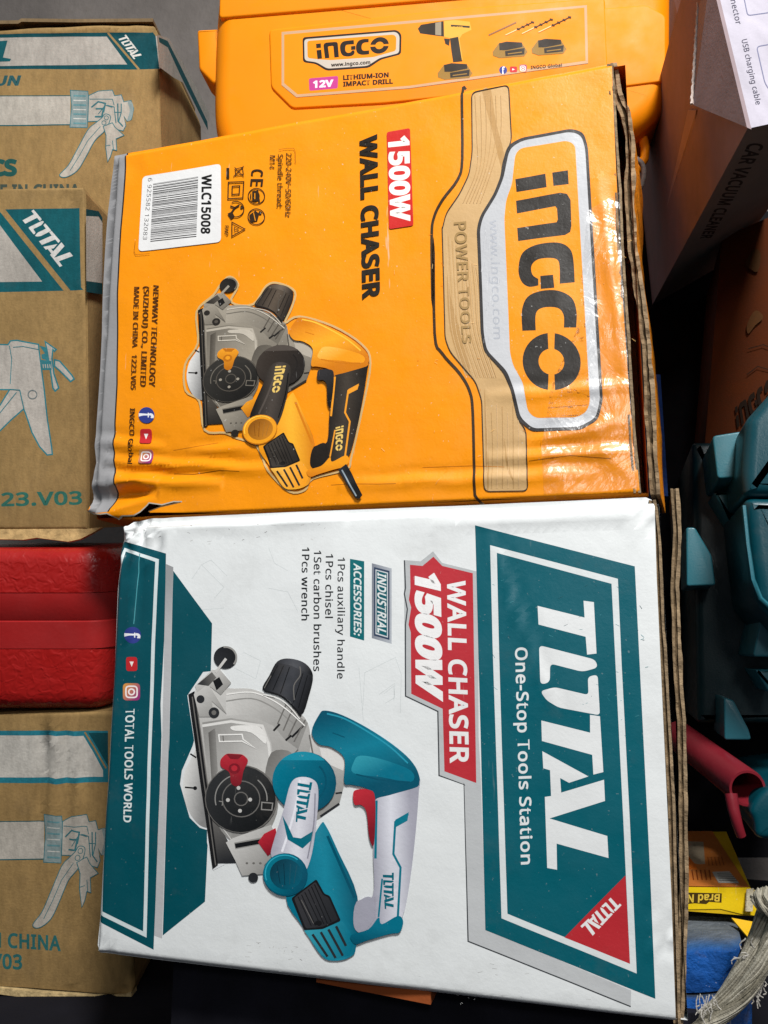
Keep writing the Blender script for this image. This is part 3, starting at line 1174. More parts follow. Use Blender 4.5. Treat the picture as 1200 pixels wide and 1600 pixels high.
gr = [(175.5, 240), (196, 236)] + A5((975, 0), (945, 400), (920, 900), (915, 1600)) + A6((898, 500), (888, 700), (892, 850), (905, 1000), (850, 1200), (760, 1210), (680, 1190)) + \
    C1((30, 1440), (45, 1330), (70, 1180), (62, 1080), (75, 900), (95, 600), (105, 300)) + [(160, 430), (166, 330)]
a.poly(gr, (150, 150, 152))
a.line([(196, 236)] + A5((975, 0), (945, 400), (920, 900), (915, 1600)) + A6((898, 500), (888, 700), (892, 850), (905, 1000), (850, 1200)), 2.2, (40, 34, 30))
a.build('grey_stripe', M_GLOSS, oc)
# wood grain band with its black outline
a = Art(SO, 3)
band = fillet(B7((770, 55), (985, 8), (1003, 330)) + B8((345, 140), (325, 190), (318, 250), (290, 320), (235, 410), (222, 460), (240, 880), (250, 950), (330, 1040), (360, 1110), (385, 1225), (418, 1270), (425, 1515)) +
              B8((250, 1518), (246, 1380), (240, 1150), (215, 1075), (180, 1035), (112, 955), (92, 900), (84, 600), (80, 450)) + B7((600, 850), (622, 760), (700, 648), (756, 530), (774, 400)), 9)
a.poly(band, (205, 168, 116))
for q in (B7((830, 40), (880, 36), (910, 220), (960, 420), (950, 520), (885, 260)), B8((100, 640), (120, 760), (190, 1000), (170, 1040), (110, 860)), B8((330, 1300), (345, 1400), (370, 1480), (340, 1420)),
          B8((250, 1100), (262, 1300), (270, 1480), (258, 1480))):
    a.poly(smooth(q, 4), (186, 146, 92))
for i in range(16):
    x0 = 100 + i * 8
    a.line(smooth(B8((x0 - 4, 480 + i * 9), (x0 + 6 + 3 * math.sin(i), 700), (x0 + 22, 880), (x0 + 78, 1060)), 4, False), .8, (192, 153, 100) if i % 2 else (216, 182, 134))
for i in range(7):
    a.line(smooth(B8((256 + i * 22, 1180 + 20 * math.sin(i * 2)), (262 + i * 21, 1330), (258 + i * 22, 1505)), 4, False), .8, (188, 150, 98) if i % 2 else (218, 184, 138))
for i in range(6):
    a.line(smooth(B7((790 + i * 30, 70), (800 + i * 28, 300), (800 + i * 18, 500), (720 + i * 20, 700)), 4, False), .8, (190, 152, 100))
a.line(band, 1.6, (58, 46, 34), True)
a.line(smooth(B7((735, 28), (714, 50), (716, 440), (690, 560), (602, 680), (552, 780), (538, 900), (545, 1300)) + B8((45, 500), (50, 880), (80, 960), (150, 1040), (190, 1110), (204, 1200), (210, 1490), (217, 1540), (245, 1570)), 4, False), 4.2, (60, 44, 26))
a.text('POWER TOOLS', B7((668, 812), (718, 1515), (768, 1512), (738, 806)), (166, 134, 84), .02)
a.build('wood_grain_band', M_GLOSS, oc)
a = Art(SO, a.layer)
bo = fillet(B8((335, 148), (352, 118), (400, 92), (600, 55), (650, 70), (668, 130), (728, 1150), (708, 1228), (640, 1268), (440, 1275), (384, 1228), (358, 1110), (330, 1040), (250, 955), (236, 880), (221, 460), (235, 408),
               (288, 320), (316, 250)), 9)
a.poly(bo, (52, 50, 50))
a.poly(inset(bo, 3.4) if False else fillet(B8((348, 155), (362, 130), (404, 104), (596, 68), (640, 82), (656, 132), (716, 1150), (698, 1220), (636, 1256), (445, 1263), (396, 1220), (370, 1108), (342, 1034), (261, 950), (248, 880),
                                               (233, 462), (246, 412), (299, 326), (328, 256)), 9), (190, 192, 196), grad=(B8((240, 500))[0], B8((680, 700))[0], (206, 208, 212)))
for i in range(46):
    # brushed grain of the silver foil
    t = random.random()
    q = B8((238 + 80 * random.random(), 440 + 480 * t))[0]
    a.line([q, (q[0] + random.uniform(-1, 1), q[1] + random.uniform(5, 18))], .5, random.choice(((176, 178, 184), (214, 216, 220))), lay=a.layer)
a.layer += 1
a.text('www.ingco.com', B8((272, 425), (288, 905), (322, 905), (306, 425)), (178, 182, 190), .01)
a.poly(fillet(B8((375, 160), (396, 135), (585, 104), (616, 122), (676, 1160), (660, 1198), (620, 1218), (455, 1222), (425, 1195), (406, 1080), (366, 1010), (354, 960), (331, 420), (338, 345), (362, 280)), 8), (248, 152, 6))
a.build('logo_frame', M_GLOSS, oc)
a2 = Art(SO, a.layer)
logo(a2, INGCO_LOGO, B8((374, 240), (404, 1108), (640, 1096), (605, 220)), (40, 36, 32))
a2.build('brand_logo', M_GLOSS, oc)
LY = a2.layer
a = Art(SO, LY)
a.text('WALL CHASER', B7((120, 312), (137, 1256), (235, 1240), (218, 298)), (34, 28, 20), .045)
a.build('title_lettering', M_GLOSS, oc)
a = Art(SO, LY)
a.poly(fillet(B7((276, 285), (412, 262), (432, 828), (290, 850)), 4), (206, 40, 36))
a.text('1500W', B7((288, 318), (302, 800), (410, 800), (404, 305)), (250, 246, 238), .05)
a.build('wattage_badge', M_GLOSS, oc)
a = Art(SO, LY)
a.text('220-240V~50/60Hz', B5((1088, 135), (1083, 476), (1112, 480), (1117, 136)), (70, 46, 14), .012)
a.text('Spindle thread:', B5((1045, 142), (1038, 430), (1066, 432), (1072, 143)), (70, 46, 14), .012)
a.text('M14', B5((1002, 148), (998, 220), (1026, 222), (1030, 149)), (70, 46, 14), .012)
a.build('rating_lettering', M_GLOSS, oc)
# barcode sticker
a = Art(SO, LY)
a.poly(fillet(B5((318, 260), (738, 192), (740, 612), (298, 664)), 7), (232, 232, 232))
bl = a.build('barcode_label', M_GLOSS, oc)
b = Art(SO, LY + 1)
rb = random.Random(3)
t = 0.0
while t < 1:
    w = rb.choice((.006, .006, .011, .017))
    y0, y1 = 298 + (607 - 298) * t, 260 + (580 - 260) * t
    h = (607 - 298) * w
    b.poly(B5((374 - 12 * t, y0), (616 - 8 * t, y1), (616 - 8 * t, y1 + h), (374 - 12 * t, y0 + h)), (46, 46, 48), lay=LY + 1)
    t += w + rb.choice((.007, .007, .012, .018))
b.layer += 1
b.text('6 925582 132083', B5((348, 268), (322, 600), (343, 602), (370, 268)), (60, 60, 62), .0)
b.build('barcode', M_GLOSS, bl)
b = Art(SO, LY + 1)
b.text('WLC15008', B5((636, 252), (632, 568), (680, 570), (688, 250)), (24, 24, 24), .04)
b.build('model_lettering', M_GLOSS, bl)
a = Art(SO, LY)
dk = (52, 34, 14)
a.text('C', B5((905, 222), (900, 258), (962, 262), (966, 224)), dk, .02)
a.text('E', B5((900, 275), (896, 312), (962, 314), (966, 276)), dk, .02)
for c, kind in (((930, 368), 0), ((930, 478), 1)):
    a.line(B5(*ell(c, 44, 42)), 1.5, dk, True)
    if kind == 0:
        a.poly(B5(*ell((922, 368), 26, 30)), dk)
        a.line(B5((935, 335), (945, 400)), 3, dk)
        a.line(B5((905, 345), (905, 392)), 1.2, (240, 150, 10))
        a.line(B5((922, 352), (922, 384)), 1.4, (240, 150, 10))
    else:
        a.poly(B5((892, 470), (925, 445), (945, 462), (935, 500), (900, 508)), dk)
        a.poly(B5(*ell((950, 458), 9, 9, n=10)), dk)
        a.line(B5((915, 455), (925, 500)), 1.2, (240, 150, 10))
a.line(B5((776, 215), (776, 272)), 4.5, dk)
a.line(B5((812, 212), (862, 262)), 1.2, dk)
a.line(B5((862, 205), (806, 262)), 1.2, dk)
a.line(B5((815, 222), (855, 212), (860, 250), (820, 256)), 1.2, dk, True)
a.line(B5((779, 292), (862, 290), (858, 378), (777, 381)), 1.8, dk, True)
a.line(B5((800, 314), (840, 312), (838, 356), (799, 358)), 1.8, dk, True)
a.line(B5(*ell((820, 438), 44, 42, a0=-120, a1=150)), 1.6, dk)
a.line(B5((790, 420), (815, 430), (840, 415)), 2.4, dk)
a.line(B5((815, 430), (790, 465)), 2.4, dk)
a.poly(B5(*ell((852, 428), 8, 8, n=10)), dk)
a.poly(B5((775, 462), (800, 450), (815, 478), (795, 492)), dk)
a.line(B5((800, 508), (870, 545), (800, 584)), 1.6, dk, True)
a.text('20', B5((812, 532), (812, 560), (836, 560), (836, 532)), dk, .01)
a.text('PAP', B5((762, 526), (760, 578), (780, 578), (782, 526)), dk, .02)
a.line(B5((1050, 118), (1095, 112), (1130, 112), (1138, 130), (1138, 190)), .7, (150, 90, 10))
a.line(B5((283, 610), (277, 665), (285, 682), (360, 676)), .7, (150, 90, 10))
a.build('safety_symbols', M_GLOSS, oc)
a = Art(SO, LY)
mk = (78, 42, 10)
a.text('NEWWAY TECHNOLOGY', C1((430, 100), (404, 715), (440, 720), (462, 104)), mk, .022)
a.text('(SUZHOU) CO., LIMITED', C1((372, 108), (350, 716), (384, 720), (404, 108)), mk, .022)
a.text('MADE IN CHINA   1223.V05', C1((314, 112), (292, 735), (322, 738), (345, 112)), mk, .022)
a.build('maker_lettering', M_GLOSS, oc)
a = Art(SO, LY)
social(a, C1((388, 893))[0], 12.5, 'f')
social(a, C1((383, 1021))[0], 11.5, 'play')
social(a, C1((384, 1145))[0], 11, 'camera')
a.text('INGCO Global', C1((288, 850), (274, 1190), (302, 1192), (318, 850)), (60, 36, 12), .022)
a.build('social_icons', M_GLOSS, oc)

SRC = [(265, 135), (120, 300), (215, 1070), (330, 760), (620, 690), (530, 1100), (760, 1480), (700, 375), (1130, 680), (1040, 1330), (880, 760), (545, 215), (75, 730), (300, 640), (390, 1116)]
DST = [(300, 140), (145, 285), (175, 930), (318, 665), (590, 620), (478, 890), (640, 1245), (680, 335), (1050, 560), (930, 1130), (815, 620), (550, 240), (72, 640), (300, 570), (335, 950)]
rows, rhs = [], []
for (x, y), (X, Y) in zip(SRC, DST):
    rows += [[x, y, 1, 0, 0, 0, -X * x, -X * y], [0, 0, 0, x, y, 1, -Y * x, -Y * y]]
    rhs += [X, Y]
HM = np.append(np.linalg.lstsq(np.array(rows, float), np.array(rhs, float), rcond=None)[0], 1).reshape(3, 3)


def MO(pts):
    o = []
    for x, y in pts:
        v = HM @ np.array([x, y, 1.0])
        o.append((v[0] / v[2], v[1] / v[2]))
    return B6(*o)


tool_picture(SO, MO, OPAL, True, M_GLOSS, oc, LY)
# torn paper at the crushed corner, darker crease lines, light and dark flecks
a = Art(SO, 4)
a.line(C1((15, 1472), (60, 1492), (110, 1497), (150, 1492), (205, 1522), (232, 1505), (300, 1501), (340, 1480), (385, 1442), (400, 1426), (480, 1438), (550, 1418), (600, 1418)), 1.9, (190, 180, 164))
a.line(C1((395, 1479), (475, 1450), (592, 1421)), 1.5, (120, 92, 60))
a.line(B6((0, 1040), (120, 1020), (240, 1000)), .8, (196, 112, 6))
a.line(B6((0, 1165), (110, 1168), (250, 1150), (360, 1155)), 1.0, (150, 84, 6))
a.line(B6((850, 1228), (960, 1222), (1100, 1224), (1200, 1222)), .9, (180, 104, 10))
a.line(B8((430, 1395), (600, 1372), (760, 1385)), .8, (176, 104, 14))
a.line(B8((0, 1420), (200, 1412), (330, 1418)), .8, (206, 120, 8))
for i in range(40):
    x, y = random.uniform(560, 990), random.uniform(360, 765)
    a.line([(x, y), (x + random.uniform(-7, 7), y + random.uniform(-4, 9))], .45, random.choice(((252, 196, 110), (255, 214, 150), (206, 122, 10))), lay=40)
a.build('torn_edge_and_lines', M_GLOSS, oc)
tp = Art(SO, 46)
tp.poly([(918, 330), (968, 300), (972, 420), (986, 640), (998, 762), (930, 769), (850, 773), (846, 700), (862, 600), (900, 520)], (255, 255, 255))
tp.build('clear_tape', M_TAPE, oc)
m = MB()
carton_body(m, ORECT, 0.006, 0.07, SO, (214, 126, 8))
m.build('carton_body', M_GLOSS, oc, 40)
m = MB()
edge_sheet(m, px_path([(953, 98), (956, 140), (959, 200), (966, 296), (970, 397), (979, 529), (987, 664), (996, 770)], .006), .0065, .0042, .05, .02, 11, (230, 138, 10), .5, back=(150, 90, 30))
m.build('flap', M_EDGE, oc, label='cut edge along the orange front panel')
m = MB()
edge_sheet(m, px_path([(956, 98), (966, 150), (977, 178), (985, 215), (985, 262), (984, 325), (990, 397), (1001, 466), (1011, 551), (1016, 637), (1019, 704), (1024, 772)], .012), .012, .0062, .075, .10, 12, (236, 140, 10), 1.4, back=(84, 58, 40))  # inner side coloured dark to carry the shade of the gap
m.build('flap', M_EDGE, oc, label='crushed flap edge standing off the orange carton')

# ------------------------------------------------------------------ white carton
FW = Face((0, 0, 0), (1, 0, 0), (0, 0, 1))
WRECT = (-0.3385, 0.0318, 0.0402, 0.3275)
wdisp = crease_disp(FW, [((215, 880), (200, 990), .0016, .0014), ((700, 820), (1000, 800), .003, .0012), ((760, 830), (860, 1100), .0018, .0006), ((300, 826), (520, 812), .004, .0014)],
                    [((196, 828), .05, .006, (110, 40)), ((1015, 790), .035, .0022, (80, 50)), ((1045, 1460), .03, .0016, (70, 70)), ((152, 1490), .02, .0015, (70, 70))], .0010, 4.0)
SW = Skin(FW, WRECT, wdisp, .006, .0042)
wc = thing('carton', 'white carton with a teal and red wall chaser print, under the orange carton', 'carton', (-0.15, 0.03, 0.04))
a = Art(SW, 0)
wo = [(188, 834), (191, 824), (203, 814), (226, 809), (420, 800), (700, 789), (900, 780), (1010, 775), (1019, 779), (1023, 790), (1026, 900), (1038, 1160), (1049, 1400), (1056, 1596)] + \
     [(960, 1587), (800, 1569), (620, 1548), (420, 1524), (240, 1503), (150, 1492), (146, 1480), (150, 1438), (160, 1300), (168, 1178), (175, 1020), (180, 920), (187, 850)]
a.poly(wo, (231, 235, 236))
a.build('front_panel', M_WHITE, wc)
# faint line drawing behind the print, scuffs
a = Art(SW, 1)
for q in (C5((490, 960), (500, 770), (660, 690), (690, 780), (685, 980)), C5((600, 880), (650, 840), (655, 900), (605, 930)), C5((100, 240), (30, 200), (0, 120)), C5((0, 330), (100, 350), (150, 450)),
          C2((640, 420), (700, 330), (840, 470), (780, 540)), C2((700, 330), (760, 300), (860, 400)), C2((600, 620), (840, 600)), C4((300, 180), (400, 230), (420, 150), (340, 110)), C4((860, 180), (880, 420)), C4((950, 300), (1020, 250), (1015, 330))):
    a.line(q, .8, (210, 216, 217), lay=1)
for i in range(70):
    if i < 26:
        x, y = random.uniform(200, 520), random.uniform(812, 850)
    elif i < 50:
        x, y = random.uniform(380, 480), random.uniform(1470, 1505)
    else:
        x, y = random.uniform(640, 1020), random.uniform(1490, 1575)
    a.line([(x, y), (x + random.uniform(-4, 8), y + random.uniform(-2, 3))], random.uniform(.4, 1.0), random.choice(((196, 197, 196), (205, 205, 203), (160, 160, 160))), lay=2)
a.line([(215, 826), (420, 812), (520, 812)], 1.0, (205, 206, 205))
a.build('faint_line_drawing', M_WHITE, wc)
tl1, tl2 = (0, 78, 90), (0, 92, 106)
a = Art(SW, 3)
le = [(187, 853), (181, 912), (175.5, 1020), (168, 1178), (160, 1300), (150.5, 1437)]
a.poly([(191, 845)] + C2((480, 260), (476, 500), (468, 800)) + [(251, 1100)] + C3((400, 0), (378, 600), (355, 1187), (36, 1026)) + list(reversed(le)), tl1)
outer = C2((210, 222), (436, 296), (412, 800), (382, 1600)) + C3((316, 1120), (50, 992)) + [(160, 1300), (168.5, 1178), (177, 1020), (182.5, 912)]
inner = C2((222, 246), (414, 312), (390, 800), (361, 1600)) + C3((297, 1085), (68, 975)) + [(162.6, 1300), (171, 1178), (179, 1020), (184.3, 912)]
a.poly(outer, (216, 228, 230))
a.poly(inner, tl1)
a.line(C2((316, 258), (312, 380), (300, 500), (288, 600), (278, 700)), 1.2, (70, 150, 160))
a.text('TOTAL TOOLS WORLD', C2((226, 1230)) + C3((188, 478), (230, 481)) + C2((282, 1228)), (222, 232, 232), .025)
social(a, C2((272, 770))[0], 13, 'f')
social(a, C2((265, 950))[0], 11, 'play')
social(a, C2((262, 1124))[0], 13.5, 'camera')
a.build('teal_side_band', M_WHITE, wc)
a = Art(SW, 3)
a.poly(C2((480, 325), (525, 345), (505, 1100), (493, 1600)) + C3((440, 0), (402, 1125), (358, 1108), (398, 0)) + C2((450, 1600), (468, 800)), (150, 152, 154), grad=((264, 900), (262, 980), (190, 191, 193)))
a.poly(C2((525, 368), (766, 696), (758, 1000)) + [(326, 1290)] + C3((641, 920), (406, 1108)) + [(264, 1150)] + C2((497, 1500)), tl1)
a.build('teal_inner_band', M_WHITE, wc)
# badge with silver backing
a = Art(SW, 3)
a.poly(C5((703, 183), (790, 190), (855, 138), (902, 198), (1092, 245), (1092, 1100)) + [(750.5, 1200)] + C7((130, 975), (887, 1290), (885, 1376), (37, 1036), (17, 216)) + C5((1016, 1354), (884, 1306), (878, 972), (710, 892)), (186, 190, 192),
       grad=(C5((900, 300))[0], C7((60, 900))[0], (196, 199, 201)))
a.line(C5((706, 185), (712, 330), (706, 360), (722, 440), (712, 520), (712, 892), (880, 972), (886, 1306), (1018, 1354)) + C7((16, 218), (38, 1036), (885, 1374)), 2.0, (62, 66, 70))
a.poly(C5((735, 208), (800, 214), (857, 166), (903, 214), (1062, 252), (1080, 1345), (914, 1284), (905, 958), (742, 880), (740, 560), (728, 520), (742, 430), (730, 390), (738, 330)), (190, 48, 58))
a.text('WALL CHASER', C5((930, 285), (944, 1240), (1040, 1243), (1022, 292)), (238, 238, 238), .03)
a.text('1500W', C5((766, 235), (772, 868), (900, 915), (888, 262)), (242, 242, 242), .07)
a.build('wattage_badge', M_WHITE, wc)
# main panel
ML = a.layer
a = Art(SW, ML)
a.poly(C6((75, 70), (906, 283), (952, 1200)) + C7((985, 660), (1013, 1333), (128, 977), (104, 0)), tl2)
bo_, bi_ = C6((153, 173), (818, 348), (838, 800)) + C7((880, 400), (916, 1202), (212, 916), (182, 0)) + C6((166, 700)), \
    C6((188, 213), (785, 374), (806, 800)) + C7((846, 400), (881, 1152), (243, 892), (213, 0)) + C6((199, 700))
a.poly(bo_, (224, 230, 231))
a.poly(bi_, tl2)
a.build('teal_main_panel', M_WHITE, wc)
L2 = a.layer
a = Art(SW, L2)
logo(a, TOTAL_LOGO, C6((396, 470)) + C7((452, 668)) + C7((760, 632)) + C6((692, 462)), (230, 233, 234))
a.build('brand_logo', M_WHITE, wc)
a = Art(SW, L2)
a.text('One-Stop Tools Station', C6((283, 706)) + C7((314, 637), (374, 634)) + C6((346, 704)), (228, 232, 233), .02)
a.build('slogan_lettering', M_WHITE, wc)
a = Art(SW, L2)
a.poly(C7((858, 692), (881, 1152), (540, 1015)), (186, 44, 52))
logo(a, TOTAL_LOGO, C7((782, 806), (622, 958), (682, 1008), (838, 846)), (236, 236, 236))
a.build('red_corner_mark', M_WHITE, wc)
a = Art(SW, L2)
for i in range(46):
    x, y = random.uniform(760, 1010), random.uniform(860, 1150)
    g = random.uniform(3, 9)
    a.line([(x, y), (x + g * random.uniform(.4, 1), y + g * random.uniform(-.6, .9))], .5, random.choice(((40, 128, 140), (70, 150, 160), (0, 70, 80))), lay=L2 + 2)
a.build('rubbed_scratches', M_WHITE, wc)
a = Art(SW, 2)
a.poly(C5((423, 177), (497, 190), (497, 603), (423, 582)), (0, 104, 112))
a.text('ACCESSORIES:', C5((443, 200), (444, 572), (482, 582), (482, 208)), (226, 234, 234), .028)
a.build('accessories_heading', M_WHITE, wc)
a = Art(SW, 2)
a.poly(C5((537, 200), (640, 227), (640, 620), (537, 590)), (128, 134, 146), grad=(C5((537, 400))[0], C5((640, 400))[0], (180, 186, 194)))
a.poly(C5((548, 220), (629, 240), (629, 600), (548, 577)), (50, 66, 92))
a.poly(C5((556, 232), (621, 249), (621, 588), (556, 569)), (206, 212, 216))
a.poly(C5((561, 239), (616, 254), (616, 580), (561, 563)), (0, 92, 104))
a.text('INDUSTRIAL', C5((567, 248), (567, 560), (611, 576), (611, 262)), (228, 234, 235), .028)
a.build('grade_badge', M_WHITE, wc)
a = Art(SW, 2)
for t, x0, x1, y0, y1 in (('1Pcs auxiliary handle', 360, 397, 170, 802), ('1Pcs chisel', 298, 336, 152, 486), ('1Set carbon brushes', 236, 274, 134, 763), ('1Pcs wrench', 174, 212, 117, 498)):
    a.text(t, C5((x0, y0), (x0 - 4, y1), (x1 - 4, y1), (x1, y0)), (36, 40, 44), .014)
a.build('accessories_list', M_WHITE, wc)
tool_picture(SW, lambda p: C4(*p), WPAL, False, M_WHITE, wc, 14)
m = MB()
carton_body(m, WRECT, 0.0, 0.12, SW, (222, 224, 224))
m.build('carton_body', M_WHITE, wc, 40)
m = MB()
edge_sheet(m, px_path([(1019, 781), (1023, 800), (1028, 852), (1033, 978), (1036, 1012), (1044, 1159), (1049.5, 1258), (1052, 1375), (1055, 1480), (1058, 1600)], .003), .0032, .0040, .05, .03, 21, (216, 216, 214), .4, back=(70, 62, 52))
m.build('flap', M_EDGE, wc, label='cut edge along the white front panel')
m = MB()
edge_sheet(m, px_path([(1054, 763), (1056, 790), (1058.6, 831), (1054.5, 916), (1057, 978), (1057, 1000), (1061, 1080), (1065, 1125), (1068, 1258), (1069, 1375), (1067, 1465), (1063, 1577), (1060, 1602)], .006), .006, .0048, .085, .06, 22, (0, 86, 98), .8, back=(40, 34, 28))  # shade of the gap is put into the dark inner colour
m.build('flap', M_EDGE, wc, label='bent flap edge with a teal outer side')
# ------------------------------------------------------------------ brown cartons on the left
def CP(z):
    return Face(CAM + CF * z, CR, CU)


KR, TE, TE2, PW = (150, 122, 78), (12, 84, 92), (10, 70, 78), (168, 162, 154)


def brown(label, z, outline, depth, seed, creases=(), bumps=(), loc=None):
    f = CP(z)
    uv = [f.uv(p) for p in outline]
    rect = (min(p[0] for p in uv), max(p[0] for p in uv), min(p[1] for p in uv), max(p[1] for p in uv))
    sk = Skin(f, rect, crease_disp(f, list(creases), list(bumps), .0014, seed), .007, .003)
    b = f.at((rect[0] + rect[1]) / 2, rect[2], -depth / 2)
    t = thing('carton', label, 'carton', b)
    a = Art(sk, 0)
    a.poly(outline, KR)
    a.build('front_panel', M_KRAFT, t)
    m = MB()
    m.prism(f, uv, -.0036, -depth, 0, KR)
    m.build('carton_body', M_KRAFT, t)
    ue = rect[1]
    side = Face(f.at(ue, 0, 0) + f.U * .0003, -f.N, f.V)
    return t, f, sk, Skin(side)


def gun_picture(a, M):
    """line drawing of the skeleton gun printed in teal and white"""
    ln, wh, gy = (58, 112, 120), (176, 170, 160), (132, 148, 148)
    a.poly(M([(-60, 546), (400, 545), (400, 708), (-60, 712)]), wh)
    a.line(M([(-60, 546), (400, 545)]), 1.4, TE)
    a.line(M([(-60, 714), (400, 710)]), 1.8, TE)
    a.poly(M([(400, 514), (500, 520), (505, 560), (496, 726), (398, 724), (408, 600)]), gy)
    a.line(M([(400, 514), (500, 520), (505, 560), (496, 726), (398, 724), (408, 600)]), 1.2, ln, True)
    for i in range(7):
        y = 545 + i * 26
        a.line(M([(418, y), (490, y + 2)]), 1.6 if i % 2 else 2.6, (196, 196, 190) if i % 2 else (96, 140, 146))
    b = [(505, 545), (560, 520), (640, 514), (652, 546), (690, 540), (704, 580), (725, 575), (745, 572), (760, 618), (748, 680), (722, 690), (705, 660), (716, 715), (700, 745), (655, 735), (560, 690), (500, 692)]
    a.poly(M(b), wh)
    a.line(M(b), 1.3, ln, True)
    a.poly(M(smooth([(726, 576), (752, 584), (758, 630), (744, 682), (724, 684), (738, 630)], 4)), gy)
    for q, w in ((((510, 565), (640, 566), (650, 600)), 1.2), (((520, 612), (560, 580), (600, 590), (590, 640)), 2.4), (((545, 620), (590, 620), (580, 665), (540, 665)), 2.6), (((610, 600), (650, 610), (660, 700)), 1.4),
                 (((670, 590), (672, 690), (700, 720)), 2.0), (((650, 640), (690, 640)), 1.4), (((560, 650), (600, 600), (640, 612)), 1.2), (((690, 590), (690, 640), (676, 690)), 1.6)):
        a.line(M(q), w, ln)
    h = smooth([(545, 700), (580, 672), (600, 650), (630, 668), (600, 740), (540, 800), (490, 890), (440, 970), (375, 1008), (340, 995), (390, 940), (440, 850), (500, 740)], 4)
    a.poly(M(h), wh)
    a.line(M(h), 1.3, ln, True)
    a.line(M([(572, 720), (500, 800), (450, 890), (400, 970)]), 1.0, ln)
    for c in ((606, 672), (592, 700)):
        a.line(M(ell(c, 12, 12, n=10)), 1.0, ln, True)
    tr = [(588, 720), (640, 700), (655, 725), (705, 770), (660, 790), (664, 855), (640, 850), (628, 890), (612, 920), (602, 840), (604, 770)]
    a.poly(M(tr), wh)
    a.line(M(tr), 1.3, ln, True)
    a.line(M([(604, 830), (628, 826)]), 1.2, ln)
    a.line(M([(640, 800), (645, 850)]), 1.2, ln)


# topmost, at the back
t, f, sk, sd = brown('brown carton with a teal band, hindmost and topmost at the left edge', 0.72,
                     [(-60, 52), (60, 46), (150, 42), (236, 38), (243, 44), (246, 56), (250, 215), (256, 300), (258, 338), (-60, 338)], .17, 3.0,
                     [((-10, 50), (230, 44), .002, .002)], [((246, 45), .03, .004, (60, 60))])
a = Art(sk, 1)
a.poly([(-40, 54.5), (170, 52)] + A1((870, 186), (884, 205), (906, 392)) + [(200, 109), (-40, 108)], TE2)
a.poly([(-40, 60), (167, 57.5), (199, 101), (-40, 104)], PW)
a.line(A1((615, 190), (790, 395)), 3.2, KR)
a.poly(A1((884, 205), (912, 206), (940, 385), (905, 392)), PW)
a.poly(A1((-60, 238), (44, 232), (18, 328), (64, 336), (58, 350), (-60, 354)), TE)
logo(a, TOTAL_LOGO, A1((672, 222), (762, 338), (806, 318), (716, 198)), (206, 204, 198))
a.build('teal_band', M_KRAFT, t)
a = Art(sk, 1)
a.text('GUN', A1((-110, 488), (106, 486), (122, 432), (-95, 432)), (40, 84, 88), .05)
a.text('PCS', A1((-130, 1000), (97, 998), (97, 908), (-130, 910)), (30, 84, 80), .06)
a.text('MADE IN CHINA', A1((-190, 1130), (455, 1115), (455, 1048), (-190, 1052)), (66, 78, 70), .04)
a.build('lettering', M_KRAFT, t)
a = Art(sk, 1)
gun_picture(a, lambda p: A1(*p))
a.build('product_picture', M_KRAFT, t)
a = Art(sd, 1)
a.poly(A1((890, 196), (960, 218), (1060, 390), (1190, 640), (1190, 700), (1060, 480), (985, 440), (905, 380)), (150, 150, 144))
a.poly([(248, 58), (262, 64), (283, 105), (324, 190), (325, 204), (283, 120), (262, 74), (249, 66)], TE2)
a.build('side_band', M_KRAFT, t)
m = MB()
edge = [f.at(*f.uv(p), .002) for p in [(-60, 40), (30, 39), (35, 36), (120, 37), (240, 36)]]
for i in range(len(edge) - 1):
    p, q = edge[i], edge[i + 1]
    m.loft([[p, p - f.N * .16, p - f.N * .16 + f.V * .003, p + f.V * .003], [q, q - f.N * .16, q - f.N * .16 + f.V * .003, q + f.V * .003]], (120, 100, 72))
m.build('flap', M_KRAFT, t)

# the one in front of it
t, f, sk, sd = brown('brown carton at the left edge with a grease gun drawing, above the red case', 0.66,
                     [(-60, 298), (129, 292), (132, 300), (134, 460), (136, 620), (138, 770), (137, 826), (-60, 828)], .17, 5.0,
                     [((128, 300), (134, 800), .002, .0014)], [((130, 294), .025, .003, (90, 90))])
a = Art(sk, 1)
a.poly([(-40, 328)] + A5((650, 226), (655, 870)) + [(-40, 457)], TE)
a.poly([(-40, 300), (0, 352), (66, 440), (-40, 441)], PW)
a.line(A5((-150, 90), (20, 245), (540, 890)), 8.5, KR)
a.poly(A5((622, 226), (660, 226), (664, 876), (640, 850), (628, 500)), KR)
logo(a, TOTAL_LOGO, A5((172, 318), (472, 690), (576, 612), (262, 236)), (208, 206, 202))
a.build('teal_band', M_KRAFT, t)
a = Art(sk, 1)
a.text('1223.V03', A6((-215, 1160), (645, 1140), (642, 1038), (-215, 1056)), (48, 108, 96), .03)
a.build('lettering', M_KRAFT, t)
a = Art(sk, 1)
ln, wh = (50, 122, 132), (178, 172, 164)
bd = A5((-200, 1285), (60, 1292), (80, 1262), (130, 1258), (200, 1272), (300, 1290), (305, 1340)) + A6((320, 60), (345, 250), (370, 480), (405, 700), (410, 750), (370, 755), (310, 690), (250, 580), (200, 430), (185, 395), (90, 480), (0, 570), (-200, 700), (-200, 400), (0, 370), (75, 245), (-200, 240))
a.poly(bd, wh)
a.line(bd, 2.2, ln, True)
a.poly(A5((305, 1300), (350, 1310), (372, 1330), (378, 1420), (325, 1400), (322, 1370), (350, 1360)), ln)
arm = A5((352, 1268), (438, 1330), (425, 1345), (412, 1330), (405, 1400), (420, 1520)) + A6((458, 230), (430, 255), (412, 230), (392, 90)) + A5((365, 1330),)
a.poly(arm, wh)
a.line(arm, 2.4, ln, True)
a.poly(A5((320, 1410), (400, 1420), (402, 1490), (330, 1490)), ln)
for x in (335, 352, 370, 388):
    a.line(A5((x, 1445), (x + 4, 1475)), 1.6, wh)
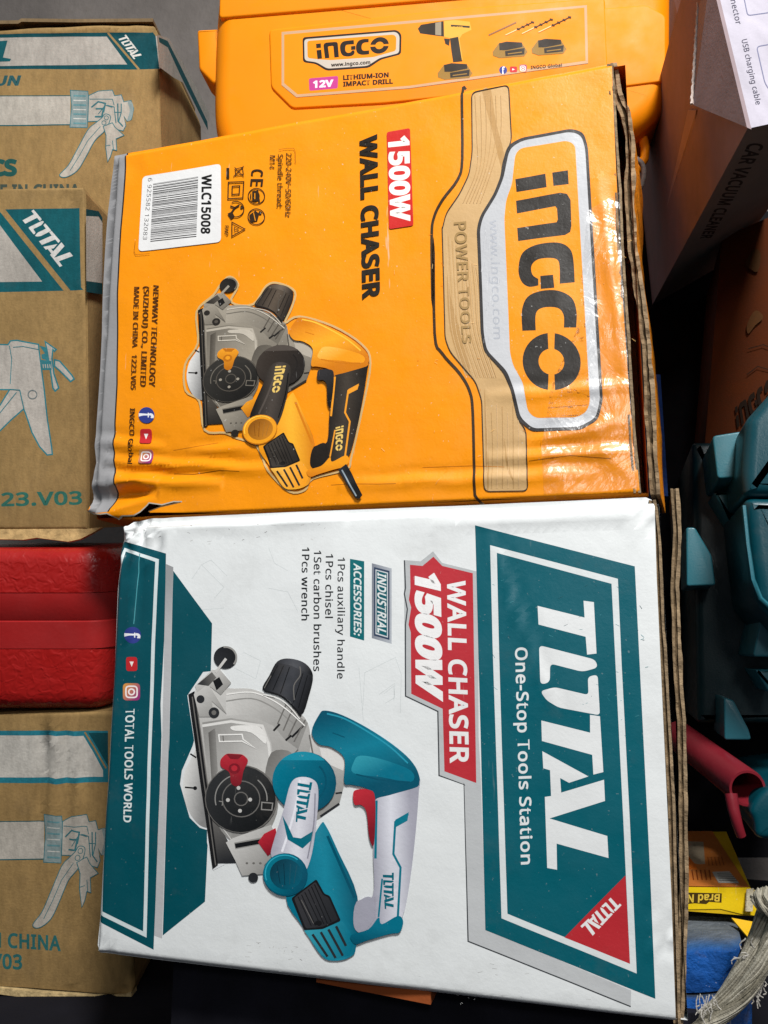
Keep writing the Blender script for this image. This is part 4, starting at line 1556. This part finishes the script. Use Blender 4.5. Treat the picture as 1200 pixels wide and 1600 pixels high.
hk = A5((425, 1410), (465, 1420), (560, 1530), (578, 1560), (550, 1580), (470, 1500), (425, 1460))
a.poly(hk, wh)
a.line(hk, 2.4, ln, True)
a.line(A5((72, 1300), (90, 1400), (80, 1600)), 1.2, ln)
a.line(A5((100, 1312), (180, 1306), (300, 1330)), 1.0, ln)
a.line(A6((75, 242), (155, 248), (188, 395)), 1.6, ln)
a.line(A6((130, 265), (0, 430)), 1.2, ln)
a.line(A6(*ell((254, 282), 34, 33)), 1.6, (110, 120, 122), True)
a.build('product_picture', M_KRAFT, t)
a = Art(sd, 1)
a.poly(A5((672, 232), (770, 250), (800, 300), (800, 900), (674, 880)), TE2)
a.poly(A5((672, 288), (770, 292), (800, 340), (800, 812), (674, 795)), (190, 185, 176))
a.build('side_band', M_KRAFT, t)
m = MB()
q = [f.at(*f.uv(p), d) for p, d in (((-60, 827), .0), ((137, 826), .0), ((152, 824), -.012), ((146, 832), .001), ((128, 842), .004), ((110, 846), .005), ((60, 840), .003), ((40, 843), .004), ((-60, 841), .004))]
m.loft([q, [p - f.N * .004 - f.V * .0008 for p in q]], (176, 146, 100))
m.build('flap', M_EDGE, t)

# the lowest one
def bmap(p):
    o = []
    for x, y in p:
        o.append((68 + (x - 400) / 3.636 * 1.02, 1273 + (y - 514) / 3.636 * 1.30))
    return o


t, f, sk, sd = brown('brown carton behind the lower left edge of the white carton, under the red case', 0.645,
                     [(-60, 1122), (60, 1116), (165, 1112), (196, 1112), (203, 1300), (209, 1540), (206, 1556), (120, 1549), (-60, 1536)], .17, 8.0,
                     [((70, 1120), (66, 1300), .002, -.0018), ((92, 1120), (86, 1290), .002, .0022), ((128, 1120), (112, 1500), .0025, .002), ((108, 1118), (118, 1180), .002, .002)],
                     [((100, 1130), .06, .003, (110, 20)), ((205, 1550), .03, .004, (60, 60))])
a = Art(sk, 1)
a.poly(A8((-120, 190), (405, 190), (520, 190), (520, 438), (405, 440), (290, 446), (-120, 440)), (34, 116, 132))
a.poly(A8((-120, 212), (402, 214), (495, 380), (495, 412), (290, 418), (-120, 414)), (190, 186, 178))
a.poly(A8((425, 200), (520, 200), (520, 360)), TE2)
a.line(A8((408, 196), (510, 370)), 2.6, KR)
a.build('teal_band', M_KRAFT, t)
a = Art(sk, 1)
a.text('MADE IN CHINA', A8((-330, 1212), (292, 1248), (292, 1178), (-330, 1145)), (44, 104, 104), .03)
a.text('1223.V03', A8((-260, 1318), (106, 1338), (106, 1268), (-260, 1250)), (44, 104, 104), .03)
a.build('lettering', M_KRAFT, t)
a = Art(sk, 1)
gun_picture(a, bmap)
a.build('product_picture', M_KRAFT, t)
m = MB()
pp = [f.at(*f.uv(p), 0) for p in [(-60, 1536), (0, 1541), (60, 1548), (120, 1552), (170, 1556), (196, 1553), (206, 1548), (209, 1564), (214, 1570)]]
rings = []
for i, p in enumerate(pp):
    j = .0012 * noise.noise(Vector((i * 2.3, 1, 4)))
    rings.append([p + f.N * .002, p + f.N * .003 - f.V * (.0045 + j), p - f.N * .01 - f.V * .004, p - f.N * .01])
m.loft(rings, (190, 166, 120))
m.build('flap', M_EDGE, t)


# ------------------------------------------------------------------ red case
def swept(m, f, uL, uE, R, depth, prof, col):
    rings = []
    for v, ins in prof:
        r = []
        for u in (uL, uL * .75 + uE * .25, uL * .5 + uE * .5, uL * .25 + uE * .75):
            r.append(f.at(u, v, -ins))
        for k in range(9):
            a_ = math.pi / 2 * k / 8
            r.append(f.at(uE - R + (R - ins) * math.sin(a_), v, -R + (R - ins) * math.cos(a_)))
        r.append(f.at(uE - ins, v, -depth))
        r.append(f.at(uL, v, -depth))
        rings.append(r)
    m.loft(rings, col)


f = CP(0.64)
red = thing('tool_case', 'red pebbled plastic case squeezed between two brown cartons', 'tool case', f.at(f.uv((60, 0))[0], f.uv((0, 1113))[1], -.05))
vv = lambda y: f.uv((0, y))[1]
uE, uL = f.uv((177, 900))[0], f.uv((-70, 900))[0]


def rprof(ya, yb, ra, rb):
    o = []
    va, vb = vv(ya), vv(yb)
    n = 6
    for k in range(n + 1):
        a_ = math.pi / 2 * k / n
        if ra:
            o.append((va - ra * (1 - math.cos(math.pi / 2 - a_)) if False else va - ra + ra * math.cos(a_), ra - ra * math.sin(a_) if True else 0))
    if not ra:
        o.append((va, 0))
    if rb:
        for k in range(n + 1):
            a_ = math.pi / 2 * k / n
            o.append((vb + rb - rb * math.sin(a_), rb - rb * math.cos(a_)))
    else:
        o.append((vb, 0))
    return o


RC = (164, 28, 26)
m = MB()
swept(m, f, uL, uE, .024, .12, rprof(857, 926, .012, 0), RC)
m.build('case_lid', M_PEB, red, 50)
m = MB()
swept(m, f, uL, uE + .0006, .024, .12, [(vv(926), .0025), (vv(927), 0.0004), (vv(966), 0), (vv(968.5), .0012), (vv(970.5), .0012), (vv(972), .0002), (vv(1010), 0), (vv(1013.5), .0), (vv(1014), .004)], (160, 34, 34))
m.build('rim', M_RED, red, 50)
m = MB()
swept(m, f, uL, uE - .001, .024, .12, rprof(1014.5, 1113, 0, .016), RC)
m.build('case_base', M_PEB, red, 50)

# ------------------------------------------------------------------ yellow case at the top
YO = CAM + ray(440, 50) * 0.71
FY = Face(YO, c2w(Vector((.993, -.038, -.109))), -c2w(Vector((.026, .994, -.108))))
YC = (238, 140, 0)
yc = thing('tool_case', 'yellow drill case standing behind the orange carton', 'tool case', FY.at(.15, -.16, -.04))
up = lambda pts: [FY.uv(p) for p in pts]
m = MB()
m.prism(FY, fillet(up([(340, -60), (331, 30), (327, 160), (331, 205), (350, 250), (360, 330), (960, 330), (972, 215), (1017, 187), (1052, 148), (1053, -60)]), .024), 0, -.085, .018, YC, 9)
m.build('case_body', M_YEL, yc, 40)
m = MB()
m.prism(FY, fillet(up([(345, -80), (343, 31), (500, 18), (690, 2), (850, -12), (1047, -30), (1047, -80)]), .004), .0022, -.004, .002, YC)
m.build('lid', M_YEL, yc, 40)
m = MB()
m.prism(FY, fillet(up([(421, 48), (424, 138), (457, 171), (600, 163), (760, 147), (950, 120), (945, -2), (700, 16)]), .004), .0018, -.004, .0016, YC)
m.build('raised_panel', M_YEL, yc, 40)
m = MB()
m.prism(FY, fillet(up([(936, 15), (1010, 9), (1040, 26), (1040, 128), (934, 142)]), .004), .0014, -.004, .0014, YC)
m.build('raised_panel', M_YEL, yc, 40)
m = MB()
m.prism(FY, fillet(up([(300, 31), (336, 29), (338, 112), (326, 118), (303, 94)]), .003), -.012, -.045, .003, YC)
m.build('latch', M_YEL, yc, 40)
m = MB()
h = [FY.at(*FY.uv(p), -.030) for p in [(1016, 184), (1020, 200), (1018, 218), (1006, 236), (990, 250), (978, 256)]]
m.tube(h, .0042, YC, 8)
m.build('handle', M_YEL, yc, 60)
m = MB()
m.prism(FY, fillet(up([(982, 206), (999, 208), (1000, 221), (982, 222)]), .002), -.020, -.04, .0015, YC)
m.build('hinge_peg', M_YEL, yc, 40)
FYL = Face(FY.at(0, 0, .0021), FY.U, FY.V)
SL = Skin(FYL)
a = Art(SL, 0)
lo = [(440, 50), (917, 8), (919, 99), (640, 138), (463, 152), (440, 133)]
a.poly(lo, (196, 160, 124))
a.poly([(444, 54), (913, 12), (915, 95), (640, 134), (465, 147.5), (444, 130)], (240, 142, 2))
a.build('label_panel', M_YLAB, yc)
lp = bpy.data.objects['label_panel']
a = Art(SL, 3)
fr = fillet(A2((548, 175), (990, 140), (1012, 160), (1010, 255), (915, 280), (860, 318), (660, 332), (610, 300), (550, 292)), 5)
a.poly(fr, (40, 30, 24))
a.poly(fillet(A2((556, 184), (985, 149), (1003, 166), (1001, 249), (910, 272), (853, 309), (664, 322), (614, 292), (558, 284)), 5), (196, 188, 176))
a.poly(fillet(A2((570, 192), (975, 162), (988, 174), (986, 238), (880, 268), (680, 282), (620, 278), (572, 272)), 4), (240, 142, 2))
logo(a, INGCO_LOGO, A2((610, 278), (950, 250), (948, 172), (610, 200)), (36, 28, 22))
a.text('www.ingco.com', A2((682, 313), (866, 300), (866, 284), (682, 297)), (46, 36, 30), .04)
a.build('brand_logo', M_YLAB, lp)
a = Art(SL, 3)
a.poly(fillet(A2((578, 368), (715, 356), (713, 414), (580, 426)), 3), (188, 62, 140))
a.text('12V', A2((598, 412), (692, 405), (692, 374), (598, 380)), (246, 232, 240), .05)
a.text('LITHIUM-ION', A2((738, 376), (952, 362), (952, 340), (738, 354)), (50, 26, 10), .05)
a.text('IMPACT DRILL', A2((738, 406), (972, 392), (972, 370), (738, 384)), (50, 26, 10), .05)
a.build('title_lettering', M_YLAB, lp)
a = Art(SL, 3)
bk, yo, ye = (46, 38, 30), (150, 116, 50), (226, 170, 60)
a.poly(A3((36, 125), (50, 108), (110, 98), (148, 92), (150, 160), (110, 155), (46, 146)), bk)
a.poly(A3((112, 100), (138, 95), (138, 155), (112, 152)), (150, 140, 120))
a.poly(A3((150, 92), (200, 88), (262, 95), (270, 130), (230, 150), (215, 172), (180, 168), (150, 160)), ye)
a.line(A3((180, 112), (262, 118)), 3, bk)
a.text('INGCO', A3((190, 128), (232, 128), (232, 116), (190, 116)), ye, .03)
a.poly(A3((150, 168), (176, 170), (172, 200), (156, 192)), bk)
a.poly(A3((176, 168), (216, 160), (222, 220), (230, 268), (190, 272), (182, 220)), bk)
a.line(A3((212, 150), (230, 262)), 1.4, ye)


def battery(dx, dy):
    q = lambda *p: [(x + dx / 2.7907, y + dy / 2.7907) for x, y in A3(*p)]
    a.poly(q((0, 50), (28, 12), (60, 10), (130, 15), (152, 50), (138, 70), (30, 78), (2, 68)), yo)
    a.poly(q((28, 14), (60, 6), (128, 10), (130, 30), (60, 44), (30, 44)), bk)
    a.poly(q((54, 48), (140, 34), (138, 62), (56, 70)), bk)
    a.line(q((66, 60), (128, 52)), 1.6, yo)


battery(122, 270)
battery(362, 176)
battery(532, 164)
a.line(A3((345, 154), (465, 98)), 2.2, (150, 110, 70))
for x0, y0, x1, y1 in ((418, 154, 540, 96), (490, 148, 622, 84), (562, 142, 702, 74)):
    a.line(A3((x0, y0), (x0 + (x1 - x0) * .45, y0 + (y1 - y0) * .45)), 1.4, (240, 210, 150))
    a.line(A3((x0 + (x1 - x0) * .4, y0 + (y1 - y0) * .4), (x1, y1)), 1.3, (60, 40, 24))
    for k in range(4):
        tt = .45 + k * .17
        a.line(A3((x0 + (x1 - x0) * tt - 6, y0 + (y1 - y0) * tt - 2), (x0 + (x1 - x0) * tt + 8, y0 + (y1 - y0) * tt + 1)), 2.4, (60, 40, 24))
a.build('product_picture', M_YLAB, lp)
a = Art(SL, 3)
social(a, A3((408, 306))[0], 6.2, 'f', -90)
social(a, A3((453, 303))[0], 5.6, 'play', -90)
social(a, A3((494, 299))[0], 6, 'camera', -90)
a.text('INGCO Global', A3((528, 302), (664, 290), (664, 277), (528, 288)), (60, 34, 10), .03)
a.build('social_icons', M_YLAB, lp)
m = MB()
m.tube([W(x, y, .155) for x, y in smooth([(990, 302), (1000, 294), (1006, 276), (1004, 258), (994, 248)], 4, False)], .0022, (120, 112, 108), 8)
rg = m.build('cord_loop', M_PLAIN, None, 60, loc=W(998, 300, .155))
rg['label'] = 'grey cord loop hanging beside the upper right corner of the orange carton'
rg['category'] = 'cord'

# ------------------------------------------------------------------ car vacuum carton, top right
VA = W(1168, 201, -.07)
E1, E3, E2 = W(1094, -110, -.03) - VA, W(1320, 168, .0) - VA, W(1000, 512, .40) - VA
vc = thing('carton', 'white car vacuum carton with an open end coloured dark as shade at the upper right', 'carton', VA)
m = MB()
P = lambda a_, b_, c_: VA + E1 * a_ + E2 * b_ + E3 * c_
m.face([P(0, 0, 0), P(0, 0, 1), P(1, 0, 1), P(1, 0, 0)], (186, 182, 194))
m.face([P(0, 1, 0), P(0, 1, 1), P(0, 0, 1), P(0, 0, 0)], (124, 114, 108))  # underside and end face coloured darker to carry their shade
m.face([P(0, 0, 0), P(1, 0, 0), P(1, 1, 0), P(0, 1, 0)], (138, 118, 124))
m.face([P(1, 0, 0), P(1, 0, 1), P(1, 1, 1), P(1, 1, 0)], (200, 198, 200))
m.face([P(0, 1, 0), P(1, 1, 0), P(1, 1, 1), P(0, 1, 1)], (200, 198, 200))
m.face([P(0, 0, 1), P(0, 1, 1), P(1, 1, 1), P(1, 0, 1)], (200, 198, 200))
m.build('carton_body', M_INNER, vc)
vn = E3.cross(E1).normalized()
FV = Face(VA, E3, vn.cross(E3))
a = Art(Skin(FV), 2)
vt = (70, 68, 84)
a.text('connector', A4((945, -85), (1000, 156), (1036, 148), (981, -90)), vt, .012)
a.text('USB charging cable', A4((1034, 250), (1124, 656), (1158, 650), (1068, 242)), vt, .012)
a.line(fillet(A4((1040, -60), (1072, 98), (1300, 66)), 5), 1.6, (120, 122, 150))
a.line(fillet(A4((1300, 262), (1128, 292), (1180, 520), (1300, 700)), 6), 1.6, (120, 122, 150))
a.build('lettering', M_YLAB, vc)
cn = E2.cross(E3).normalized()
FC = Face(VA, E3, cn.cross(E3))
if (CAM - VA).dot(FC.N) < 0:
    FC = Face(VA, -E3, cn.cross(E3))
a = Art(Skin(FC), 3)
a.text('CAR VACUUM CLEANER', A4((1082, 892), (776, 1490), (842, 1490), (1178, 900)), (40, 30, 26), .03)
a.build('title_lettering', M_INNER, vc)


def slab(name, pts, th, mt, par, col, lab=None):
    mm = MB()
    n_ = (pts[1] - pts[0]).cross(pts[2] - pts[0]).normalized() * th
    if (CAM - pts[0]).dot(n_) > 0:
        n_ = -n_
    mm.loft([pts, [p + n_ for p in pts]], col)
    return mm.build(name, mt, par, label=lab)


slab('flap', [W(1167, 199, -.073), W(1083, 164, -.02), W(1093, -40, .005), W(1110, -40, -.04)], .003, M_INNER, vc, (150, 134, 138), 'pinkish end flap with a frayed cut edge')
slab('flap', [W(1080, 160, .07), W(1040, 216, .22), W(1036, -60, .24), W(1093, -60, .10)], .003, M_INNER, vc, (170, 156, 166))
slab('flap', [W(1088, 172, .03), W(1075, 172, .05), W(1040, 330, .18), W(1060, 400, .22), W(1100, 270, .12)], .003, M_INNER, vc, (160, 140, 146))
m = MB()
cut = []
for i in range(41):
    t = i / 40
    p = W(1080.5 + 14 * t + .9 * math.sin(i * 2.4), 163 - 205 * t, -.021 + .025 * t)
    cut.append(p)
m.tube(cut, .0011, (196, 180, 172), 5)
m.build('cut_edge', M_EDGE, vc, 50)

# orange carton, its body colour darkened to stand in for shade
dk_o = thing('carton', 'orange carton with black print, its colour darkened to look shaded, under the car vacuum carton', 'carton', W(1190, 700, .2))
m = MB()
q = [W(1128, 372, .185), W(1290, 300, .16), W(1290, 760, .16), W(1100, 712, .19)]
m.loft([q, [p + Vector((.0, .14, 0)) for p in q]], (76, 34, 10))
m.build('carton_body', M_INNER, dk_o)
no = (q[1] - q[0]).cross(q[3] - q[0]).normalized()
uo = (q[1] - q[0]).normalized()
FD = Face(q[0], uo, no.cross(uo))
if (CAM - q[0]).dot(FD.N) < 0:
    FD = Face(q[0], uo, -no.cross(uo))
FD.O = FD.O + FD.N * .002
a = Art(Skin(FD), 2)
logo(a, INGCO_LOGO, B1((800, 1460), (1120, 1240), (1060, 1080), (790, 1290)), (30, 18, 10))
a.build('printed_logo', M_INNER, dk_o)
a = Art(Skin(FD), 3)
a.poly(smooth(B1((870, 240), (930, 140), (980, 170), (960, 300), (900, 280)), 4), (70, 44, 20))
a.poly(smooth(B1((880, 700), (920, 610), (960, 590), (1000, 640), (940, 700), (890, 760)), 4), (80, 50, 24))
a.line(B1((890, 870), (1000, 840), (1100, 880)), 1.4, (40, 24, 14))
a.line(B1((880, 1060), (960, 1000), (1100, 1040)), 1.4, (40, 24, 14))
a.build('printed_pattern', M_INNER, dk_o)
bb = MB()
q = [W(1012, 585, .145), W(1032, 585, .145), W(1044, 775, .145), W(1020, 775, .145)]
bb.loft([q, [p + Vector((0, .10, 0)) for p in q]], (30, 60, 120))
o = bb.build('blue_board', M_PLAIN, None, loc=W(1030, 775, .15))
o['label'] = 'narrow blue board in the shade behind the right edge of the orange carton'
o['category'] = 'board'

bb = MB()
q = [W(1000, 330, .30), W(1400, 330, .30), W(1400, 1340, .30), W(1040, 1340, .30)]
bb.loft([q, [p + Vector((0, .02, 0)) for p in q]], (20, 20, 24))  # added sheet, dark to stand in for the shade behind the cases
o = bb.build('shade_backing', M_DARK, None, loc=W(1150, 1340, .3))
o['label'] = 'added black sheet standing in for the shade behind the teal case'
o['category'] = 'board'

# ------------------------------------------------------------------ teal cases on the right
TC, TC_LIT = (0, 66, 78), (44, 112, 126)  # second, lighter teal stands for lit facets of the same plastic


def solid(parts, name, pts, front, back, r, mt, par, col, fil=.003):
    fy = Face((0, 0, 0), (1, 0, 0), (0, 0, 1))
    fy.O = Vector((0, front, 0))
    mm = MB()
    uv = fillet([fy.uv(p) for p in pts], fil)
    mm.prism(fy, uv, 0, -(back - front), r, col, 4)
    return mm.build(name, mt, par, 45)


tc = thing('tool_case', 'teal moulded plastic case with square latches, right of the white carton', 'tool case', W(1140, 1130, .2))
solid(0, 'case_base', [(1082, 690), (1300, 690), (1300, 1130), (1090, 1130)], .17, .30, .006, M_TEAL, tc, (6, 40, 46))  # base coloured darker to stand in for its shaded side
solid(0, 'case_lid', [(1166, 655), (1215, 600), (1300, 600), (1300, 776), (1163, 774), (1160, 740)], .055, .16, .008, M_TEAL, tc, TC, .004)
solid(0, 'lower_lid', [(1163, 776), (1300, 778), (1300, 1010), (1225, 990), (1182, 940), (1172, 860)], .056, .16, .008, M_TEAL, tc, TC, .006)
solid(0, 'latch', [(1113, 681), (1164, 673), (1157, 745), (1121, 748)], .10, .18, .0012, M_TEAL, tc, TC_LIT)
solid(0, 'latch', [(1190, 960), (1300, 950), (1300, 1026), (1176, 1026)], .10, .18, .0012, M_TEAL, tc, TC_LIT)
solid(0, 'rib', [(1115, 770), (1139, 768), (1144, 816)], .13, .18, .002, M_TEAL, tc, TC_LIT, .001)
solid(0, 'rib', [(1072, 824), (1086, 824), (1112, 868), (1118, 914), (1073, 916)], .13, .18, .0012, M_TEAL, tc, TC_LIT, .002)
solid(0, 'rib', [(1131, 1090), (1146, 1094), (1170, 1140), (1174, 1156), (1132, 1156)], .12, .18, .0012, M_TEAL, tc, TC_LIT, .002)
solid(0, 'rib', [(1180, 1046), (1215, 1046), (1215, 1085), (1200, 1080)], .12, .18, .002, M_TEAL, tc, TC_LIT, .001)
m = MB()
m.tube([W(x, y, .056) for x, y in ((1162, 790), (1168, 850), (1176, 905), (1188, 935), (1215, 960))], .0016, TC_LIT, 6)
m.build('lid_lip', M_TEAL, tc, 60)
lc = thing('tool_case', 'teal rounded case corner at the right edge, above the frayed rope', 'tool case', W(1230, 1310, .15))
solid(0, 'case_body', [(1168, 1266), (1186, 1240), (1206, 1226), (1300, 1215), (1300, 1312), (1180, 1312), (1178, 1284)], .064, .2, .004, M_TEAL, lc, TC, .006)

# red tube
rt = thing('pipe', 'red plastic tube with an open end, low between the teal cases', 'pipe', W(1150, 1260, .12))
m = MB()
c0, c1 = W(1168, 1232, .07), W(1060, 1150, .20)
ax = (c1 - c0).normalized()
ua = ax.cross(Vector((0, 0, 1))).normalized()
ub = ua.cross(ax)


def ring(c, r):
    return [c + ua * r * math.cos(2 * math.pi * k / 28) + ub * r * math.sin(2 * math.pi * k / 28) for k in range(28)]


m.loft([ring(c1, .0118), ring(c0 + ax * .003, .0118), ring(c0, .0113), ring(c0, .0098), ring(c0 + ax * .03, .0092), ring(c0 + ax * .1, .0092)], (126, 30, 42), cap0=True, cap1=True)
m.build('tube', M_RED, rt, 50)
m = MB()
m.tube([W(x, y, yy) for x, y, yy in ((1142, 1240, .07), (1146, 1265, .068), (1152, 1288, .068), (1158, 1306, .07))], .004, (126, 30, 42), 10, .003)
m.build('prong', M_RED, rt, 60)

# ------------------------------------------------------------------ nail box


def WZ(px, py, z):
    d = ray(px, py)
    return CAM + d * ((z - CAM.z) / d.z)


z0 = W(1120, 1387, .095).z
nb = thing('nail_box', 'small yellow and orange brad nail box lying on the blue block', 'box', W(1120, 1424, .1))
f0, f1 = W(1040, 1386, .095), W(1173, 1388, .095)
b0, b1 = WZ(1040, 1300, z0), WZ(1109, 1302, z0)
g0, g1 = W(1040, 1421, .095), W(1184, 1432, .095)
b1 = f1 + (b0 - f0) + Vector((-.004, 0, 0))
m = MB()
m.loft([[f0, f1, b1, b0], [g0, g1, b1 + (g1 - f1) + Vector((0, 0, 0)), b0 + (g0 - f0)]], (222, 182, 20))
m.build('box_body', M_GLOSS, nb)
_tu = (f1 - f0).normalized()
FT = Face(f0, _tu, (b0 - f0) - _tu * (b0 - f0).dot(_tu))
FT.O = f0 + FT.N * .0006
a = Art(Skin(FT), 1)
_w, _h = (f1 - f0).length, (b0 - f0).length
a._add(tess([[(0, .0006), (_w - .0008, .0006), (_w - .005, _h), (0, _h)]]), (196, 116, 52))
a.poly(B4((332, 330), (440, 335), (452, 490), (400, 490), (332, 470)), (170, 156, 132))
a.poly(B4((335, 430), (390, 500), (400, 530), (335, 520)), (214, 110, 30))
for i in range(5):
    a.line(B4((470 + i * 24, 440), (480 + i * 26, 500)), 1.6, (150, 76, 24))
    a.line(B4((360 + i * 30, 530), (372 + i * 30, 600)), 2.0, (130, 60, 20))
a.poly(B4((500, 545), (620, 540), (690, 625), (545, 620)), (176, 176, 170))
for i in range(5):
    a.line(B4((535 + i * 3, 555 + i * 13), (628 + i * 12, 553 + i * 13)), .8, (60, 60, 60))
a.build('top_print', M_GLOSS, nb)
FN_ = Face(f0, f1 - f0, Vector((0, 0, 1)) - (f1 - f0).normalized() * (f1 - f0).normalized().z)
FN_.O = f0 + FN_.N * .0006
a = Art(Skin(FN_), 1)
a.poly(B4((200, 650), (760, 652), (815, 680), (822, 850), (700, 835), (560, 800), (200, 806)), (244, 206, 20))
a.poly(B4((200, 684), (568, 692), (566, 758), (480, 752), (460, 768), (380, 762), (200, 780)), (70, 52, 16))
a.text('Brad Nails', B4((556, 698), (214, 704), (214, 760), (552, 748)), (236, 200, 70), .03)
a.build('front_print', M_GLOSS, nb)
slab('torn_flap', [W(1143, 1434, .090), W(1182, 1441, .090), W(1179, 1462, .08), W(1171, 1467, .08)], .0012, M_GLOSS, nb, (228, 180, 16))
slab('torn_flap', [W(1168, 1390, .091), W(1178, 1388, .094), W(1176, 1424, .091), W(1166, 1424, .089)], .001, M_EDGE, nb, (196, 186, 160))

# blue block
bk_ = thing('block', 'worn blue block with a dusty grey top, below the nail box', 'block', W(1110, 1640, .1))


def bprof(px0, px1, ys, col, name, cols=None):
    mm = MB()
    rr = []
    for py, yy in ys:
        A_, B_ = W(px0, py, yy), W(px1(py), py, yy)
        row = []
        for k in range(13):
            p = A_.lerp(B_, k / 12)
            e = max(0, (k / 12 - .8) / .2)
            row.append(p + Vector((0, .012 * e * e + .0012 * noise.noise(p * 60), -.002 * e * e + .0012 * noise.noise(p * 45 + Vector((3, 1, 2))))))
        rr.append(row)
    mm.loft(rr, col, False, False, cols, closed=False)
    return mm.build(name, M_PLAIN, bk_, 60)


gt = (98, 104, 110)
bl_ = (24, 80, 152)
bprof(1040, lambda y: 1150 + (y - 1425) * .25 if y < 1480 else 1164 - (y - 1480) * .32, [(1422, .18), (1432, .108), (1448, .090), (1464, .072), (1477, .060), (1488, .053), (1520, .052), (1550, .054)], bl_, 'upper_block',
      [gt, gt, gt, (88, 98, 112), (50, 88, 134), bl_, bl_, bl_])
bprof(1040, lambda y: 1180, [(1549, .07), (1554, .05), (1562, .042), (1600, .042), (1660, .042)], (22, 78, 150), 'lower_block', [gt, (60, 74, 92), bl_, bl_, bl_])

# ------------------------------------------------------------------ rope
rp = thing('rope', 'frayed white twisted rope over the blue block at the lower right', 'rope', W(1150, 1590, .02))


def strand(path, rad, nf, turns, seed, name='strand'):
    mm = MB()
    c = [W(x, y, yy) for x, y, yy in path]
    xy = smooth([(p.x, p.z) for p in c], 10, False)
    yy = smooth([(p.y, 0) for p in c], 10, False)
    P_ = [Vector((xy[i][0], yy[i][0], xy[i][1])) for i in range(len(xy))]
    rng = random.Random(seed)
    mm.tube(P_, rad * .78, (120, 114, 102), 10)
    for k in range(nf):
        a0 = 2 * math.pi * k / nf
        rr = rad * rng.uniform(.74, .96)
        pts = []
        for i, p in enumerate(P_):
            t = i / (len(P_) - 1)
            d = (P_[min(i + 1, len(P_) - 1)] - P_[max(i - 1, 0)]).normalized()
            u_ = d.cross(Vector((0, 1, 0))).normalized()
            v_ = d.cross(u_)
            an = a0 + turns * 2 * math.pi * t + .3 * noise.noise(Vector((t * 6, k, seed)))
            pts.append(p + u_ * rr * math.cos(an) + v_ * rr * math.sin(an))
        g = rng.randint(-50, 6)
        mm.tube(pts, rad * rng.uniform(.10, .22), (176 + g, 171 + g, 156 + g), 5)
    return mm.build(name, M_ROPE, rp, 60)


strand([(1215, 1392, .03), (1196, 1420, .03), (1182, 1462, .03), (1160, 1512, .03), (1124, 1566, .034), (1088, 1602, .038), (1060, 1625, .04)], .0038, 34, .8, 1)
strand([(1225, 1425, .024), (1206, 1462, .024), (1188, 1510, .024), (1160, 1555, .026), (1122, 1590, .03), (1084, 1614, .034)], .0042, 36, .7, 2)
strand([(1188, 1398, .022), (1200, 1412, .018), (1216, 1418, .022), (1226, 1400, .028)], .006, 20, .5, 3, 'knot')
m = MB()
rng = random.Random(5)
for i in range(34):
    if i < 12:
        x, y = rng.uniform(1090, 1120), rng.uniform(1552, 1570)
        dx, dy = rng.uniform(-12, 10), rng.uniform(10, 32)
    elif i < 26:
        x, y = rng.uniform(1170, 1195), rng.uniform(1520, 1545)
        dx, dy = rng.uniform(-6, 22), rng.uniform(4, 34)
    else:
        x, y = rng.uniform(1155, 1180), rng.uniform(1460, 1500)
        dx, dy = rng.uniform(-16, 4), rng.uniform(-2, 14)
    pts = [(x + dx * t + 5 * t * math.sin(t * 5 + i), y + dy * t + 4 * t * math.cos(t * 4 + i)) for t in (0, .25, .5, .75, 1)]
    m.tube([W(px, py, .026) for px, py in pts], .00035, (188, 184, 176), 4)
m.build('frayed_fibres', M_ROPE, rp, 60)

# ------------------------------------------------------------------ what the white carton stands on
tr = MB()
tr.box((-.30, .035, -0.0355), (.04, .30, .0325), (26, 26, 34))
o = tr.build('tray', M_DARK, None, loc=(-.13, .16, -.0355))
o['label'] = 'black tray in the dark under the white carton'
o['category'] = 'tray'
rb_ = MB()
q = [W(515, 1545, .012), W(682, 1564, .004), W(681, 1587, .004), W(596, 1571, .010)]
q2 = [p + Vector((0, .12, 0)) for p in q]
zt = .0395
rb_.loft([[(-.187, .012, .034), (-.112, .004, .0325), (-.112, .14, .0325), (-.187, .14, .034)], [(-.187, .012, zt), (-.112, .004, zt), (-.112, .14, zt), (-.187, .14, zt)]], (150, 78, 40))
o = rb_.build('cardboard_sheet', M_INNER, None, loc=(-.15, .07, .033))
o['label'] = 'rust brown cardboard sheet between the black tray and the white carton'
o['category'] = 'cardboard'
